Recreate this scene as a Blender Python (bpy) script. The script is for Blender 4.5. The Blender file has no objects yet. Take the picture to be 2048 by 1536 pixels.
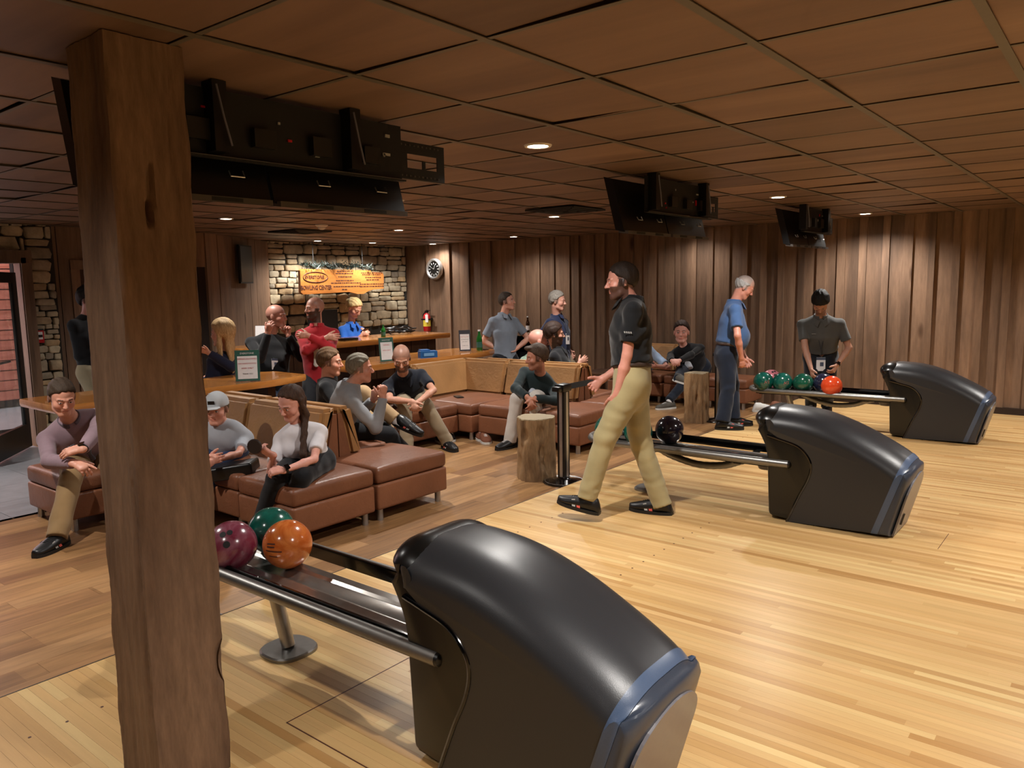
import bpy, bmesh, math, random
import numpy as np
from mathutils import Vector, Matrix
PI = math.pi
R = math.radians
rnd = random.Random(7)
SC = bpy.context.scene
COL = SC.collection

# ------------------------------------------------------------------ camera, world, lights
cam_d = bpy.data.cameras.new('camera')
cam = bpy.data.objects.new('camera', cam_d)
COL.objects.link(cam)
cam_d.sensor_width = 36
cam_d.lens = 1544.28 / 2048 * 36
cam_d.clip_start = 0.05
_r = Vector((0.7817769, 0.6233092, -0.0176216)); _u = Vector((-0.0663628, 0.1112674, 0.99157226)); _f = Vector((-0.62001682, 0.77401887, -0.12835082))
cam.matrix_world = Matrix(((_r.x, _u.x, -_f.x, 0), (_r.y, _u.y, -_f.y, 0), (_r.z, _u.z, -_f.z, 1.6), (0, 0, 0, 1)))
SC.camera = cam
w = bpy.data.worlds.new('world'); SC.world = w; w.use_nodes = True
w.node_tree.nodes['Background'].inputs[0].default_value = (0.05, 0.045, 0.04, 1)
w.node_tree.nodes['Background'].inputs[1].default_value = 0.5
SC.view_settings.view_transform = 'Standard'
SC.view_settings.look = 'None'
SC.view_settings.gamma = 1
SC.view_settings.exposure = 0.68
SC.view_settings.use_curve_mapping = False

CEIL = 2.35
LIGHTS = [  # x, y, watts  (recessed cans, one of them added; the ones past the frame continue the same grid)
    (-2.60, 3.51, 60), (-2.60, 7.20, 60), (-2.52, 9.86, 60), (-5.17, 7.27, 60), (-5.14, 4.82, 60), (-7.64, 4.69, 45),
    (-7.79, 7.34, 60), (-10.36, 7.97, 60), (-10.30, 9.08, 60), (-7.76, 9.79, 26), (-10.0, 10.25, 25), (-4.9, 10.0, 16),  # last one in this row is invented, added to light the seated woman
    (-2.60, -0.15, 26), (-5.15, 1.2, 60), (0.0, 1.6, 84), (0.0, 5.3, 70), (0.1, 9.0, 70), (2.6, 3.5, 60), (2.6, 7.2, 60), (0.0, -1.6, 24), (-8.3, 1.4, 60),
    (5.2, 1.8, 60), (5.2, 5.5, 60)]
for lx, ly, le in LIGHTS:
    ld = bpy.data.lights.new('downlight_lamp', 'SPOT'); ld.energy = le * 2.45
    ld.spot_size = R(150); ld.spot_blend = 0.85; ld.shadow_soft_size = 0.035
    ld.color = (1.0, 0.955, 0.90)
    lo = bpy.data.objects.new('downlight_lamp', ld); lo.location = (lx, ly, CEIL - 0.012); COL.objects.link(lo)
# daylight that comes in through the open glass door on the left
dl = bpy.data.lights.new('doorway_daylight', 'AREA'); dl.shape = 'RECTANGLE'; dl.size = 1.6; dl.size_y = 2.2; dl.energy = 10; dl.color = (0.86, 0.88, 1.0)
do = bpy.data.objects.new('doorway_daylight', dl); do.location = (-10.8, 2.0, 1.3); do.rotation_euler = (R(90), 0, R(-80)); COL.objects.link(do)

# ------------------------------------------------------------------ node helpers and materials
def lin(c):
    if isinstance(c, str):
        c = tuple(int(c[i:i+2], 16) / 255 for i in (0, 2, 4))
    return tuple((x / 12.92 if x <= 0.04045 else ((x + 0.055) / 1.055) ** 2.4) for x in c)

def newmat(name):
    m = bpy.data.materials.new(name); m.use_nodes = True
    nt = m.node_tree
    return m, nt, nt.nodes['Principled BSDF']

def N(nt, t, **kw):
    n = nt.nodes.new(t)
    for k, v in kw.items():
        if k.startswith('i_'):
            n.inputs[k[2:].replace('_', ' ')].default_value = v
        else:
            setattr(n, k, v)
    return n

def ramp(nt, fac, stops):
    n = nt.nodes.new('ShaderNodeValToRGB')
    e = n.color_ramp.elements
    while len(e) < len(stops): e.new(0.5)
    for el, (p, c) in zip(e, stops):
        el.position = p; el.color = tuple(c) + (1,) if len(c) == 3 else c
    nt.links.new(fac, n.inputs[0])
    return n

def mixc(nt, fac, a, b, mode='MIX'):
    n = nt.nodes.new('ShaderNodeMix'); n.data_type = 'RGBA'; n.blend_type = mode
    for k, v in ((0, fac), (6, a), (7, b)):
        if hasattr(v, 'is_linked') or hasattr(v, 'links'): nt.links.new(v, n.inputs[k])
        elif k == 0: n.inputs[0].default_value = v
        else: n.inputs[k].default_value = tuple(v) + (1,)
    return n.outputs[2]

def bump(nt, bs, h, strength=0.3, dist=0.01):
    b = N(nt, 'ShaderNodeBump'); b.inputs['Strength'].default_value = strength; b.inputs['Distance'].default_value = dist
    nt.links.new(h, b.inputs['Height']); nt.links.new(b.outputs[0], bs.inputs['Normal'])

def mapped(nt, scale=(1, 1, 1), rand=True):
    tc = N(nt, 'ShaderNodeTexCoord'); mp = N(nt, 'ShaderNodeMapping')
    mp.inputs['Scale'].default_value = scale
    if rand:
        oi = N(nt, 'ShaderNodeObjectInfo'); m = N(nt, 'ShaderNodeVectorMath', operation='SCALE'); m.inputs[0].default_value = (37, 91, 53)
        nt.links.new(oi.outputs['Random'], m.inputs['Scale'])
        a = N(nt, 'ShaderNodeVectorMath', operation='ADD')
        nt.links.new(tc.outputs['Object'], a.inputs[0]); nt.links.new(m.outputs[0], a.inputs[1])
        nt.links.new(a.outputs[0], mp.inputs['Vector'])
    else:
        nt.links.new(tc.outputs['Object'], mp.inputs['Vector'])
    return mp.outputs[0]

def noise(nt, vec, scale=5, detail=3, rough=0.5, dist=0.0):
    n = N(nt, 'ShaderNodeTexNoise'); n.inputs['Scale'].default_value = scale; n.inputs['Detail'].default_value = detail
    n.inputs['Roughness'].default_value = rough; n.inputs['Distortion'].default_value = dist
    nt.links.new(vec, n.inputs['Vector'])
    return n.outputs['Fac']

def plain(name, c, rough=0.5, metal=0.0, spec=0.5, nz=0.0, nscale=40, bstr=0.0, coat=0.0):
    m, nt, b = newmat(name)
    c = lin(c)
    b.inputs['Roughness'].default_value = rough; b.inputs['Metallic'].default_value = metal
    b.inputs['Specular IOR Level'].default_value = spec
    b.inputs['Coat Weight'].default_value = coat
    v = mapped(nt, (1, 1, 1), False)
    n = noise(nt, v, nscale, 3)
    k = max(nz, 0.04)
    rp = ramp(nt, n, [(0.3, tuple(x * (1 - k) for x in c)), (0.7, tuple(min(1, x * (1 + k)) for x in c))])
    nt.links.new(rp.outputs[0], b.inputs['Base Color'])
    if bstr: bump(nt, b, n, bstr, 0.004)
    return m

def glow(name, c, s):
    m, nt, b = newmat(name)
    b.inputs['Base Color'].default_value = lin(c) + (1,); b.inputs['Emission Color'].default_value = lin(c) + (1,)
    b.inputs['Emission Strength'].default_value = s
    return m

def wood(name, dark, light, axis='X', stretch=12, scale=3.0, rough=0.5, vary=0.35, bstr=0.2, fine=0.5, spec=0.4, knots=False, coat=0.0):
    m, nt, b = newmat(name)
    dark = lin(dark); light = lin(light)
    s = {'X': (1 / stretch, 1, 1), 'Y': (1, 1 / stretch, 1), 'Z': (1, 1, 1 / stretch)}[axis]
    v = mapped(nt, s)
    n1 = noise(nt, v, scale, 4, 0.55, 0.6)
    n2 = noise(nt, v, scale * 9, 4, 0.7)
    mid = tuple((a + c) / 2 for a, c in zip(dark, light))
    r1 = ramp(nt, n1, [(0.28, dark), (0.5, mid), (0.75, light)])
    r2 = ramp(nt, n2, [(0.3, (1 - fine * 0.6,) * 3), (0.7, (1 + 0.0,) * 3)])
    c = mixc(nt, 1.0, r1.outputs[0], r2.outputs[0], 'MULTIPLY')
    oi = N(nt, 'ShaderNodeObjectInfo')
    r3 = ramp(nt, oi.outputs['Random'], [(0.0, (1 - vary,) * 3), (1.0, (1, 1, 1))])
    c = mixc(nt, 1.0, c, r3.outputs[0], 'MULTIPLY')
    if knots:
        v2 = mapped(nt, tuple(x * (1 if x == 1 else stretch / 3.0) for x in s))
        vo = N(nt, 'ShaderNodeTexVoronoi'); vo.inputs['Scale'].default_value = 2.2; nt.links.new(v2, vo.inputs['Vector'])
        rk = ramp(nt, vo.outputs['Distance'], [(0.0, (0.16, 0.13, 0.12)), (0.055, (0.45, 0.4, 0.36)), (0.10, (1, 1, 1))])
        c = mixc(nt, 1.0, c, rk.outputs[0], 'MULTIPLY')
    nt.links.new(c, b.inputs['Base Color'])
    b.inputs['Roughness'].default_value = rough; b.inputs['Specular IOR Level'].default_value = spec; b.inputs['Coat Weight'].default_value = coat
    if bstr: bump(nt, b, n2, bstr, 0.003)
    return m

def strips(name, cols, axis='X', seg=0.8, rough=0.3, fine=0.25, spec=0.5):
    """boards whose tone steps along their length"""
    m, nt, b = newmat(name)
    s = {'X': (1 / 14, 1, 1), 'Y': (1, 1 / 14, 1)}[axis]
    v = mapped(nt, s)
    tc = N(nt, 'ShaderNodeTexCoord'); sx = N(nt, 'ShaderNodeSeparateXYZ'); nt.links.new(tc.outputs['Object'], sx.inputs[0])
    oi = N(nt, 'ShaderNodeObjectInfo')
    a = N(nt, 'ShaderNodeMath', operation='MULTIPLY_ADD'); nt.links.new(oi.outputs['Random'], a.inputs[0]); a.inputs[1].default_value = 53.0
    dv = N(nt, 'ShaderNodeMath', operation='DIVIDE'); nt.links.new(sx.outputs[axis], dv.inputs[0]); dv.inputs[1].default_value = seg
    nt.links.new(dv.outputs[0], a.inputs[2])
    fl = N(nt, 'ShaderNodeMath', operation='FLOOR'); nt.links.new(a.outputs[0], fl.inputs[0])
    wn = N(nt, 'ShaderNodeTexWhiteNoise', noise_dimensions='1D'); nt.links.new(fl.outputs[0], wn.inputs['W'])
    stops = [(i / max(1, len(cols) - 1), lin(c)) for i, c in enumerate(cols)]
    base = ramp(nt, wn.outputs['Value'], stops)
    n2 = noise(nt, v, 30, 4, 0.65)
    r2 = ramp(nt, n2, [(0.3, (1 - fine,) * 3), (0.7, (1, 1, 1))])
    c = mixc(nt, 1.0, base.outputs[0], r2.outputs[0], 'MULTIPLY')
    nt.links.new(c, b.inputs['Base Color'])
    b.inputs['Roughness'].default_value = rough; b.inputs['Specular IOR Level'].default_value = spec
    n3 = noise(nt, mapped(nt, (1, 1, 1)), 60, 2); bump(nt, b, n3, 0.04, 0.002)
    return m

def leather(name, c, var=0.2):
    m, nt, b = newmat(name); c = lin(c)
    v = mapped(nt)
    n1 = noise(nt, v, 3, 3); n2 = noise(nt, v, 14, 4, 0.6, 1.2)
    vo = N(nt, 'ShaderNodeTexVoronoi'); vo.inputs['Scale'].default_value = 260; nt.links.new(v, vo.inputs['Vector'])
    rp = ramp(nt, n1, [(0.3, tuple(x * (1 - var) for x in c)), (0.7, tuple(x * (1 + var * .5) for x in c))])
    nt.links.new(rp.outputs[0], b.inputs['Base Color'])
    b.inputs['Roughness'].default_value = 0.42; b.inputs['Specular IOR Level'].default_value = 0.45
    ad = N(nt, 'ShaderNodeMath', operation='MULTIPLY_ADD'); nt.links.new(vo.outputs['Distance'], ad.inputs[0]); ad.inputs[1].default_value = 0.06; nt.links.new(n2, ad.inputs[2])
    bump(nt, b, ad.outputs[0], 0.35, 0.012)
    return m

def fabric(name, c, rough=0.85, bstr=0.25):
    m, nt, b = newmat(name); c = lin(c)
    v = mapped(nt)
    n1 = noise(nt, v, 6, 3); n2 = noise(nt, v, 320, 2)
    rp = ramp(nt, n1, [(0.3, tuple(x * .88 for x in c)), (0.7, tuple(min(1, x * 1.1) for x in c))])
    nt.links.new(rp.outputs[0], b.inputs['Base Color'])
    b.inputs['Roughness'].default_value = rough; b.inputs['Specular IOR Level'].default_value = 0.2
    b.inputs['Sheen Weight'].default_value = 0.15
    bump(nt, b, n2, bstr, 0.002)
    return m

# ------------------------------------------------------------------ object helpers
ZK, ZD = 1.0, 0.0       # lounge pieces are laid out in a survey frame: size factor and floor offset of the sunken lounge
def T(p): return (p[0] * ZK, p[1] * ZK, p[2] * ZK + ZD)
def mk(name, v, f, mat, parent=None, smooth=False, org=(0, 0, 0), cols=None, mats=None, fmat=None, sharp=None):
    me = bpy.data.meshes.new(name)
    v = np.asarray(v, dtype=np.float64).reshape(-1, 3) * ZK + np.array([0, 0, ZD]) - np.asarray(org)
    if isinstance(f, np.ndarray) and f.ndim == 2:
        n, k = f.shape
        me.vertices.add(len(v)); me.vertices.foreach_set('co', v.astype(np.float32).ravel())
        me.loops.add(n * k); me.loops.foreach_set('vertex_index', f.astype(np.int32).ravel())
        me.polygons.add(n); me.polygons.foreach_set('loop_start', np.arange(0, n * k, k, dtype=np.int32))
        me.polygons.foreach_set('loop_total', np.full(n, k, dtype=np.int32))
        me.update(calc_edges=True)
    else:
        me.from_pydata([tuple(x) for x in v], [], [tuple(x) for x in f])
        if len(f) < 6000 and len(f) > 3:
            bm_ = bmesh.new(); bm_.from_mesh(me); bmesh.ops.recalc_face_normals(bm_, faces=bm_.faces); bm_.to_mesh(me); bm_.free()
    if smooth:
        me.polygons.foreach_set('use_smooth', np.ones(len(me.polygons), dtype=bool))
        if sharp: me.set_sharp_from_angle(angle=R(sharp))
    for m in (mats or [mat]):
        me.materials.append(m)
    if fmat is not None: me.polygons.foreach_set('material_index', np.asarray(fmat, dtype=np.int32))
    if cols is not None:
        a = me.color_attributes.new('Col', 'FLOAT_COLOR', 'POINT')
        a.data.foreach_set('color', np.asarray(cols, dtype=np.float32).ravel())
    me.update()
    o = bpy.data.objects.new(name, me); COL.objects.link(o)
    if parent is not None: o.parent = parent
    return o

class B:
    """collects shapes (world coordinates) into one mesh"""
    def __init__(s): s.v = []; s.f = []; s.m = []; s.mi = 0
    def add(s, v, f):
        n = len(s.v); s.v += [tuple(x) for x in v]; s.f += [tuple(i + n for i in q) for q in f]; s.m += [s.mi] * len(f); return s
    def box(s, x0, x1, y0, y1, z0, z1, rot=None, c=None):
        v = [Vector((x, y, z)) for z in (z0, z1) for y in (y0, y1) for x in (x0, x1)]
        if rot is not None:
            c = Vector(c) if c else Vector(((x0 + x1) / 2, (y0 + y1) / 2, (z0 + z1) / 2))
            v = [c + rot @ (p - c) for p in v]
        return s.add(v, [(0, 2, 3, 1), (4, 5, 7, 6), (0, 1, 5, 4), (2, 6, 7, 3), (0, 4, 6, 2), (1, 3, 7, 5)])
    def tube(s, pts, r, n=12, closed=False, caps=True):
        pts = [Vector(p) for p in pts]; k = len(pts)
        rs = r if isinstance(r, (list, tuple)) else [r] * k
        v = []; up = None
        for i, p in enumerate(pts):
            a = pts[(i - 1) % k] if (closed or i > 0) else p
            c = pts[(i + 1) % k] if (closed or i < k - 1) else p
            t = (c - a).normalized()
            if up is None: up = Vector((0, 0, 1)) if abs(t.z) < 0.9 else Vector((1, 0, 0))
            x = t.cross(up).normalized(); y = x.cross(t).normalized(); up = y
            v += [p + (x * math.cos(2 * PI * j / n) + y * math.sin(2 * PI * j / n)) * rs[i] for j in range(n)]
        f = [(i * n + j, i * n + (j + 1) % n, ((i + 1) % k) * n + (j + 1) % n, ((i + 1) % k) * n + j) for i in range(k if closed else k - 1) for j in range(n)]
        if caps and not closed: f += [tuple(reversed(range(n))), tuple(range((k - 1) * n, k * n))]
        return s.add(v, f)
    def lathe(s, prof, c=(0, 0, 0), n=24, axis='Z', sx=1, sy=1):
        v = []; k = len(prof)
        for (r, z) in prof:
            for j in range(n):
                a = 2 * PI * j / n; x, y = r * math.cos(a) * sx, r * math.sin(a) * sy
                p = (x, y, z) if axis == 'Z' else ((z, x, y) if axis == 'X' else (y, z, x))
                v.append((c[0] + p[0], c[1] + p[1], c[2] + p[2]))
        f = [(i * n + j, i * n + (j + 1) % n, (i + 1) * n + (j + 1) % n, (i + 1) * n + j) for i in range(k - 1) for j in range(n)]
        f += [tuple(reversed(range(n))), tuple(range((k - 1) * n, k * n))]
        return s.add(v, f)
    def prism(s, poly, d, org, ax, ay, az):
        """poly in (ax,ay) plane through org, thickness d along az"""
        org, ax, ay, az = Vector(org), Vector(ax), Vector(ay), Vector(az); n = len(poly)
        v = [org + ax * p[0] + ay * p[1] for p in poly]; v += [p + az * d for p in v]
        return s.add(v, [tuple(reversed(range(n))), tuple(range(n, 2 * n))] + [(i, (i + 1) % n, n + (i + 1) % n, n + i) for i in range(n)])
    def make(s, name, mat, parent=None, smooth=False, org=None, mats=None, sharp=35):
        if org is None: org = parent['_o'] if parent is not None and '_o' in parent else (0, 0, 0)
        return mk(name, s.v, s.f, mat, parent, smooth, org, mats=mats, fmat=s.m if mats else None, sharp=sharp if smooth else None)

def rbox(x0, x1, y0, y1, z0, z1, r=0.02, seg=3, puff=0.0, pz=0.0, sub=1):
    """rounded box as vertices and faces; puff swells the top"""
    bm = bmesh.new()
    bmesh.ops.create_cube(bm, size=1)
    for v in bm.verts: v.co = Vector(((x0 + x1) / 2 + v.co.x * (x1 - x0), (y0 + y1) / 2 + v.co.y * (y1 - y0), (z0 + z1) / 2 + v.co.z * (z1 - z0)))
    bmesh.ops.bevel(bm, geom=bm.edges[:], offset=min(r, (x1 - x0) * .49, (y1 - y0) * .49, (z1 - z0) * .49), segments=seg, affect='EDGES', profile=0.6)
    if puff or pz:
        bmesh.ops.triangulate(bm, faces=[f for f in bm.faces if f.calc_area() > 0.01])
        bmesh.ops.subdivide_edges(bm, edges=[e for e in bm.edges if e.calc_length() > 0.12], cuts=4, use_grid_fill=True)
        cx, cy = (x0 + x1) / 2, (y0 + y1) / 2
        for v in bm.verts:
            a = max(0, 1 - ((v.co.x - cx) / ((x1 - x0) / 2)) ** 2) * max(0, 1 - ((v.co.y - cy) / ((y1 - y0) / 2)) ** 2)
            if v.co.z > (z0 + z1) / 2: v.co.z += puff * math.sqrt(a)
    V = [tuple(v.co) for v in bm.verts]
    bm.verts.index_update()
    Fc = [tuple(v.index for v in f.verts) for f in bm.faces]
    bm.free()
    return V, Fc

def thing(name, label, cat, loc=(0, 0, 0), group=None):
    o = bpy.data.objects.new(name, None); o.empty_display_size = 0.1; COL.objects.link(o); loc = T(loc)
    o.location = loc; o['_o'] = tuple(float(x) for x in loc)
    o['label'] = label; o['category'] = cat
    if group: o['group'] = group
    return o
def tag(o, label, cat, group=None):
    o['label'] = label; o['category'] = cat
    if group: o['group'] = group
    return o
def struct(o): o['kind'] = 'structure'; return o
def anchor(name, loc=(0, 0, 0)):
    o = bpy.data.objects.new(name, None); COL.objects.link(o); o.location = loc; o['_o'] = tuple(float(x) for x in loc); o['kind'] = 'structure'; return o
def relocate(o, p):
    """put the origin of a mesh that is modelled in world space at p"""
    p = Vector(p); o.data.transform(Matrix.Translation(-p)); o.location = p; return o
def dup(o, loc, label=None, group=None, sfx=None):
    r = o.copy(); COL.objects.link(r); r.location = loc
    if '_o' in r: r['_o'] = tuple(float(x) for x in loc)
    if label: r['label'] = label
    if group: r['group'] = group
    for ch in list(o.children):
        c = ch.copy(); COL.objects.link(c); c.parent = r
        for g in ch.children:
            d = g.copy(); COL.objects.link(d); d.parent = c
    return r

F_CAM = Vector((0, 0, 1.6))
def screen(p):
    d = Vector(p) - F_CAM; z = d.dot(_f)
    if z < 0.1: return None
    return 1024 + 1544.28 * d.dot(_r) / z, 768 - 1544.28 * d.dot(_u) / z, z
def in_view(p, m=120):
    s = screen(p)
    return s is not None and -m < s[0] < 2048 + m and -m < s[1] < 1536 + m

M = {}
M['approach'] = strips('maple_lane_boards', ['c59b62', 'd9b27a', 'b88c56', 'dfbf85', 'cda46c', 'b1844e', 'd9b47c', 'c3985e'], 'X', 1.7, 0.33, 0.14, 0.32)
M['lounge'] = strips('oak_vinyl_planks', ['9c724c', 'b08456', '8a6440', 'bc9062', 'a67c50', '825a3a'], 'Y', 1.3, 0.36, 0.45)
M['under'] = plain('floor_substrate', '2a1c10', 0.9)
LZ = -0.112                 # the lounge floor lies one low step under the approach
M['tile_floor'] = plain('grey_floor_tile', '8c8d92', 0.35, nz=0.12, nscale=7)
M['ceil'] = wood('stained_ceiling_tile', '6e5343', '92735e', 'X', 7, 3.0, 0.5, 0.36, 0.06, 0.15, 0.3)
M['tee'] = plain('ceiling_grid_brown', '5e564a', 0.45, 0.2)
M['wall'] = wood('rough_sawn_wall_board', '665040', 'a28066', 'Z', 9, 4.0, 0.6, 0.30, 0.35, 0.45, 0.3, knots=True)
M['wall_dark'] = wood('dark_wall_backing', '2a1a10', '3a2616', 'Z', 9, 4.0, 0.7)
M['pillar'] = wood('rough_sawn_pillar', '5e4638', '97785f', 'Z', 6, 5.0, 0.6, 0.0, 0.9, 0.6, 0.3, knots=False)
M['bar_top'] = wood('varnished_pine_top', 'a8662c', 'd8924a', 'Y', 8, 5.0, 0.2, 0.1, 0.05, 0.3, 0.5, coat=0.5)
M['bar_wood'] = wood('dark_bar_front', '3a2416', '5c3a22', 'Z', 8, 5.0, 0.5)
M['black'] = plain('satin_black_plastic', '0c0c0d', 0.35, spec=0.5)
M['black_matte'] = plain('matte_black_steel', '101011', 0.6)
M['gloss_black'] = plain('gloss_black_plastic', '060607', 0.12, coat=0.4)
M['charcoal'] = plain('charcoal_textured_plastic', '2c2d30', 0.36, spec=0.5, nz=0.05, nscale=420, bstr=0.10)
M['band'] = plain('blue_grey_plastic_band', '4a5a74', 0.3, spec=0.5, nz=0.04, nscale=300, bstr=0.05)
M['bandd'] = plain('dark_blue_plastic_band', '363d4a', 0.3, spec=0.5, nz=0.04, nscale=300, bstr=0.05)
M['panel'] = plain('rear_panel_plastic', '6f6c70', 0.3, spec=0.5)
M['inner'] = plain('black_base_plastic', '1a1917', 0.42)
M['rail'] = plain('brushed_gunmetal_rail', '8c8a86', 0.38, 0.85)
M['steel'] = plain('brushed_steel', 'c0c0c0', 0.34, 0.9)
M['deck'] = plain('polished_steel_deck', 'b0aca6', 0.22, 0.9, nz=0.1, nscale=25)
M['leg'] = plain('satin_aluminium_leg', 'b4b4b6', 0.32, 0.9)
M['seat'] = leather('brown_leatherette', '7a4c34')
M['base'] = leather('brown_leatherette_base', '84543a')
M['cush'] = leather('tan_leatherette_cushion', 'a87c4e')
M['white'] = plain('white_paper', 'e6e4e4', 0.6)
M['green_card'] = plain('green_card', '2c5c50', 0.5)
M['red_ink'] = plain('red_ink', 'c04a58', 0.6)
M['dark_ink'] = plain('dark_ink', '2c2c38', 0.6)
M['burnt'] = plain('burnt_lettering', '4c2210', 0.6)
M['sign'] = wood('varnished_cedar_slab', 'a0602c', 'cf8a48', 'Y', 6, 7.0, 0.3, 0.0, 0.05, 0.3, coat=0.3)
M['lamp'] = glow('downlight_lens', 'fff4e0', 14)
M['trimw'] = plain('white_trim_ring', 'd8d0c4', 0.4)
M['red'] = plain('red_enamel', 'b01820', 0.25, coat=0.5)
def glass(name, c, tr=0.9, rough=0.02):
    m, nt, b = newmat(name); b.inputs['Base Color'].default_value = lin(c) + (1,); b.inputs['Transmission Weight'].default_value = tr
    b.inputs['Roughness'].default_value = rough; b.inputs['IOR'].default_value = 1.45
    return m
M['green_glass'] = glass('green_bottle_glass', '2c8a3c', 0.7)
M['brown_glass'] = glass('brown_bottle_glass', '3a1c0c', 0.6)
M['acrylic'] = glass('clear_acrylic', 'f0f4f4', 0.95)
# ------------------------------------------------------------------ the room shell
SEAM = -3.42; BACK = 10.5; LX = -11.0
def pieces(parent, plist, name, mat, limit=300, smooth=False):
    """plist: (centre, verts, faces) in world space; the ones that show largest are objects, the rest one stuff part"""
    def key(t):
        s = screen(t[0]); return (s[2] if s and in_view(t[0]) else 1000 + (Vector(t[0]) - F_CAM).length)
    plist = sorted(plist, key=key)
    seen = [t for t in plist if in_view(t[0])][:limit]
    ids = set(id(t) for t in seen)
    for c, v, f in seen:
        o = mk(name, v, f, mat, parent, smooth, c); o.location = c
        o.parent = parent
    rest = [t for t in plist if id(t) not in ids]
    if rest:
        b = B()
        for c, v, f in rest: b.add(v, f)
        o = b.make(name + '_field', mat, parent, smooth, org=(0, 0, 0)); o['kind'] = 'stuff'
def bx(x0, x1, y0, y1, z0, z1):
    b = B().box(x0, x1, y0, y1, z0, z1); return b.v, b.f

# floor: substrate, approach boards, lounge planks, entrance tiles
floor = struct(B().box(LX - .3, 9, -4, BACK + .3, -0.4, LZ - 0.012).make('floor', M['under']))
pl = []
y = -4.0; bw = 0.0381
while y < BACK:
    pl.append(((-0.6, y + bw / 2, -0.006), *bx(SEAM, 1.9 if y > -1 else 1.9, y + .0003, y + bw - .0003, -0.012, 0.0)))
    y += bw
# sort by view at a point near each board's visible part
_iv = in_view
def in_view(p, m=120):
    return _iv(p, m) or _iv((p[0] - 1.6, p[1], p[2]), m)
pieces(floor, pl, 'lane_board', M['approach'])
in_view = _iv
b = B()
for i in range(380): b.box(1.9, 9, -4 + i * .0381 + .0003, -4 + (i + 1) * .0381 - .0003, -.012, 0)
b.make('lane_board_field', M['approach'], floor)['kind'] = 'stuff'
pl = []
B().box(SEAM, 9, -4, BACK + .05, LZ - .012, -.0125).make('approach_base', M['under'], floor)
x = SEAM - 0.003; k = 0; pw = 0.152
while x > LX:
    y = -4 - (k * 0.37 % 1.2)
    while y < BACK:
        y1 = min(y + 1.2, BACK)
        if y1 > -4 and not (x < -6.55 and y1 < 3.3):
            ya = max(y, -4) if x > -6.55 else max(y, 3.3)
            if y1 - ya > .02: pl.append((((x - pw / 2), (ya + y1) / 2, LZ - 0.006), *bx(x - pw + .0008, x, ya + .001, y1, LZ - 0.012, LZ)))
        y += 1.2
    x -= pw; k += 1
pieces(floor, pl, 'floor_plank', M['lounge'])
pl = []
for i in range(5):
    for j in range(12):
        x1 = -6.56 - i * .61; y0 = 3.3 - (j + 1) * .61
        pl.append(((x1 - .305, y0 + .305, LZ - .006), *bx(x1 - .606, x1, y0 + .004, y0 + .61, LZ - 0.012, LZ)))
pieces(floor, pl, 'floor_tile', M['tile_floor'])
B().box(SEAM - .006, SEAM, -4, BACK, LZ, .0012).make('step_riser', M['inner'], floor)
b = B()
for yy in np.concatenate([np.arange(3.55, 4.75, .127), np.arange(6.9, 8.0, .127), np.arange(0.3, 1.3, .127)]):
    for xx in (-2.10, -3.02):
        b.lathe([(.006, 0), (.006, .0008)], (xx, yy, 0), 8)
b.make('approach_dots', M['burnt'], floor)
B().box(-2.35, -1.7, 1.555, 1.56, 0, .0006).box(-2.35, -2.345, 1.555, 2.3, 0, .0006).make('hatch_seam', M['burnt'], floor)
B().box(-.8, -.797, 5.0, 5.35, 0, .0006).make('panel_seam', M['burnt'], floor)

# ceiling: base, warped tiles, grid
ceil = struct(B().box(LX - .3, 9, -4, BACK + .3, CEIL + .05, CEIL + .2).make('ceiling', M['wall_dark']))
TX, TY = 0.6148, 0.6056; X0 = -2.2266; Y0 = 2.517
hole = {}
for lx, ly, le in LIGHTS: hole[(math.floor((lx - X0) / TX), math.floor((ly - Y0) / TY))] = (lx, ly)
pl = []
for i in range(-15, 18):
    for j in range(-11, 14):
        x0, y0 = X0 + i * TX, Y0 + j * TY; x1, y1 = x0 + TX, y0 + TY
        if x0 < LX - .3 or y0 > BACK or x1 > 9: continue
        g = .013
        t = rnd.random(); sg = [rnd.random() * .003 for _ in range(4)]
        if t < .35: sg[rnd.randrange(4)] += rnd.uniform(.004, .014)
        n = 4; v = []
        for a in range(n + 1):
            for c in range(n + 1):
                u_, w_ = a / n, c / n
                h = sg[0] * (1 - u_) * (1 - w_) + sg[1] * u_ * (1 - w_) + sg[2] * (1 - u_) * w_ + sg[3] * u_ * w_
                bow = .004 * math.sin(PI * u_) * (t - .3)
                v.append((x0 + g + (TX - 2 * g) * u_, y0 + g + (TY - 2 * g) * w_, CEIL + .002 + h - bow))
        f = [(a * (n + 1) + c, a * (n + 1) + c + 1, (a + 1) * (n + 1) + c + 1, (a + 1) * (n + 1) + c) for a in range(n) for c in range(n)]
        k0 = len(v); v += [(x0 + g, y0 + g, CEIL + .02), (x1 - g, y0 + g, CEIL + .02), (x1 - g, y1 - g, CEIL + .02), (x0 + g, y1 - g, CEIL + .02)]
        c4 = [0, n * (n + 1), n * (n + 1) + n, n]
        f += [(k0, k0 + 1, k0 + 2, k0 + 3)] + [(c4[q], c4[(q + 1) % 4], k0 + (q + 1) % 4, k0 + q) for q in range(4)]
        pl.append(((x0 + TX / 2, y0 + TY / 2, CEIL + .005), v, f))
pieces(ceil, pl, 'ceiling_tile', M['ceil'])
for i in range(-14, 19):
    x = X0 + i * TX
    B().box(x - .0155, x + .0155, -4, BACK, CEIL - .003, CEIL).box(x - .002, x + .002, -4, BACK, CEIL, CEIL + .03).make('main_tee', M['tee'], ceil)
for j in range(-10, 14):
    y = Y0 + j * TY
    if y < BACK: B().box(LX, 9, y - .010, y + .010, CEIL - .001, CEIL + .001).make('cross_tee', M['tee'], ceil)

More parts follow.
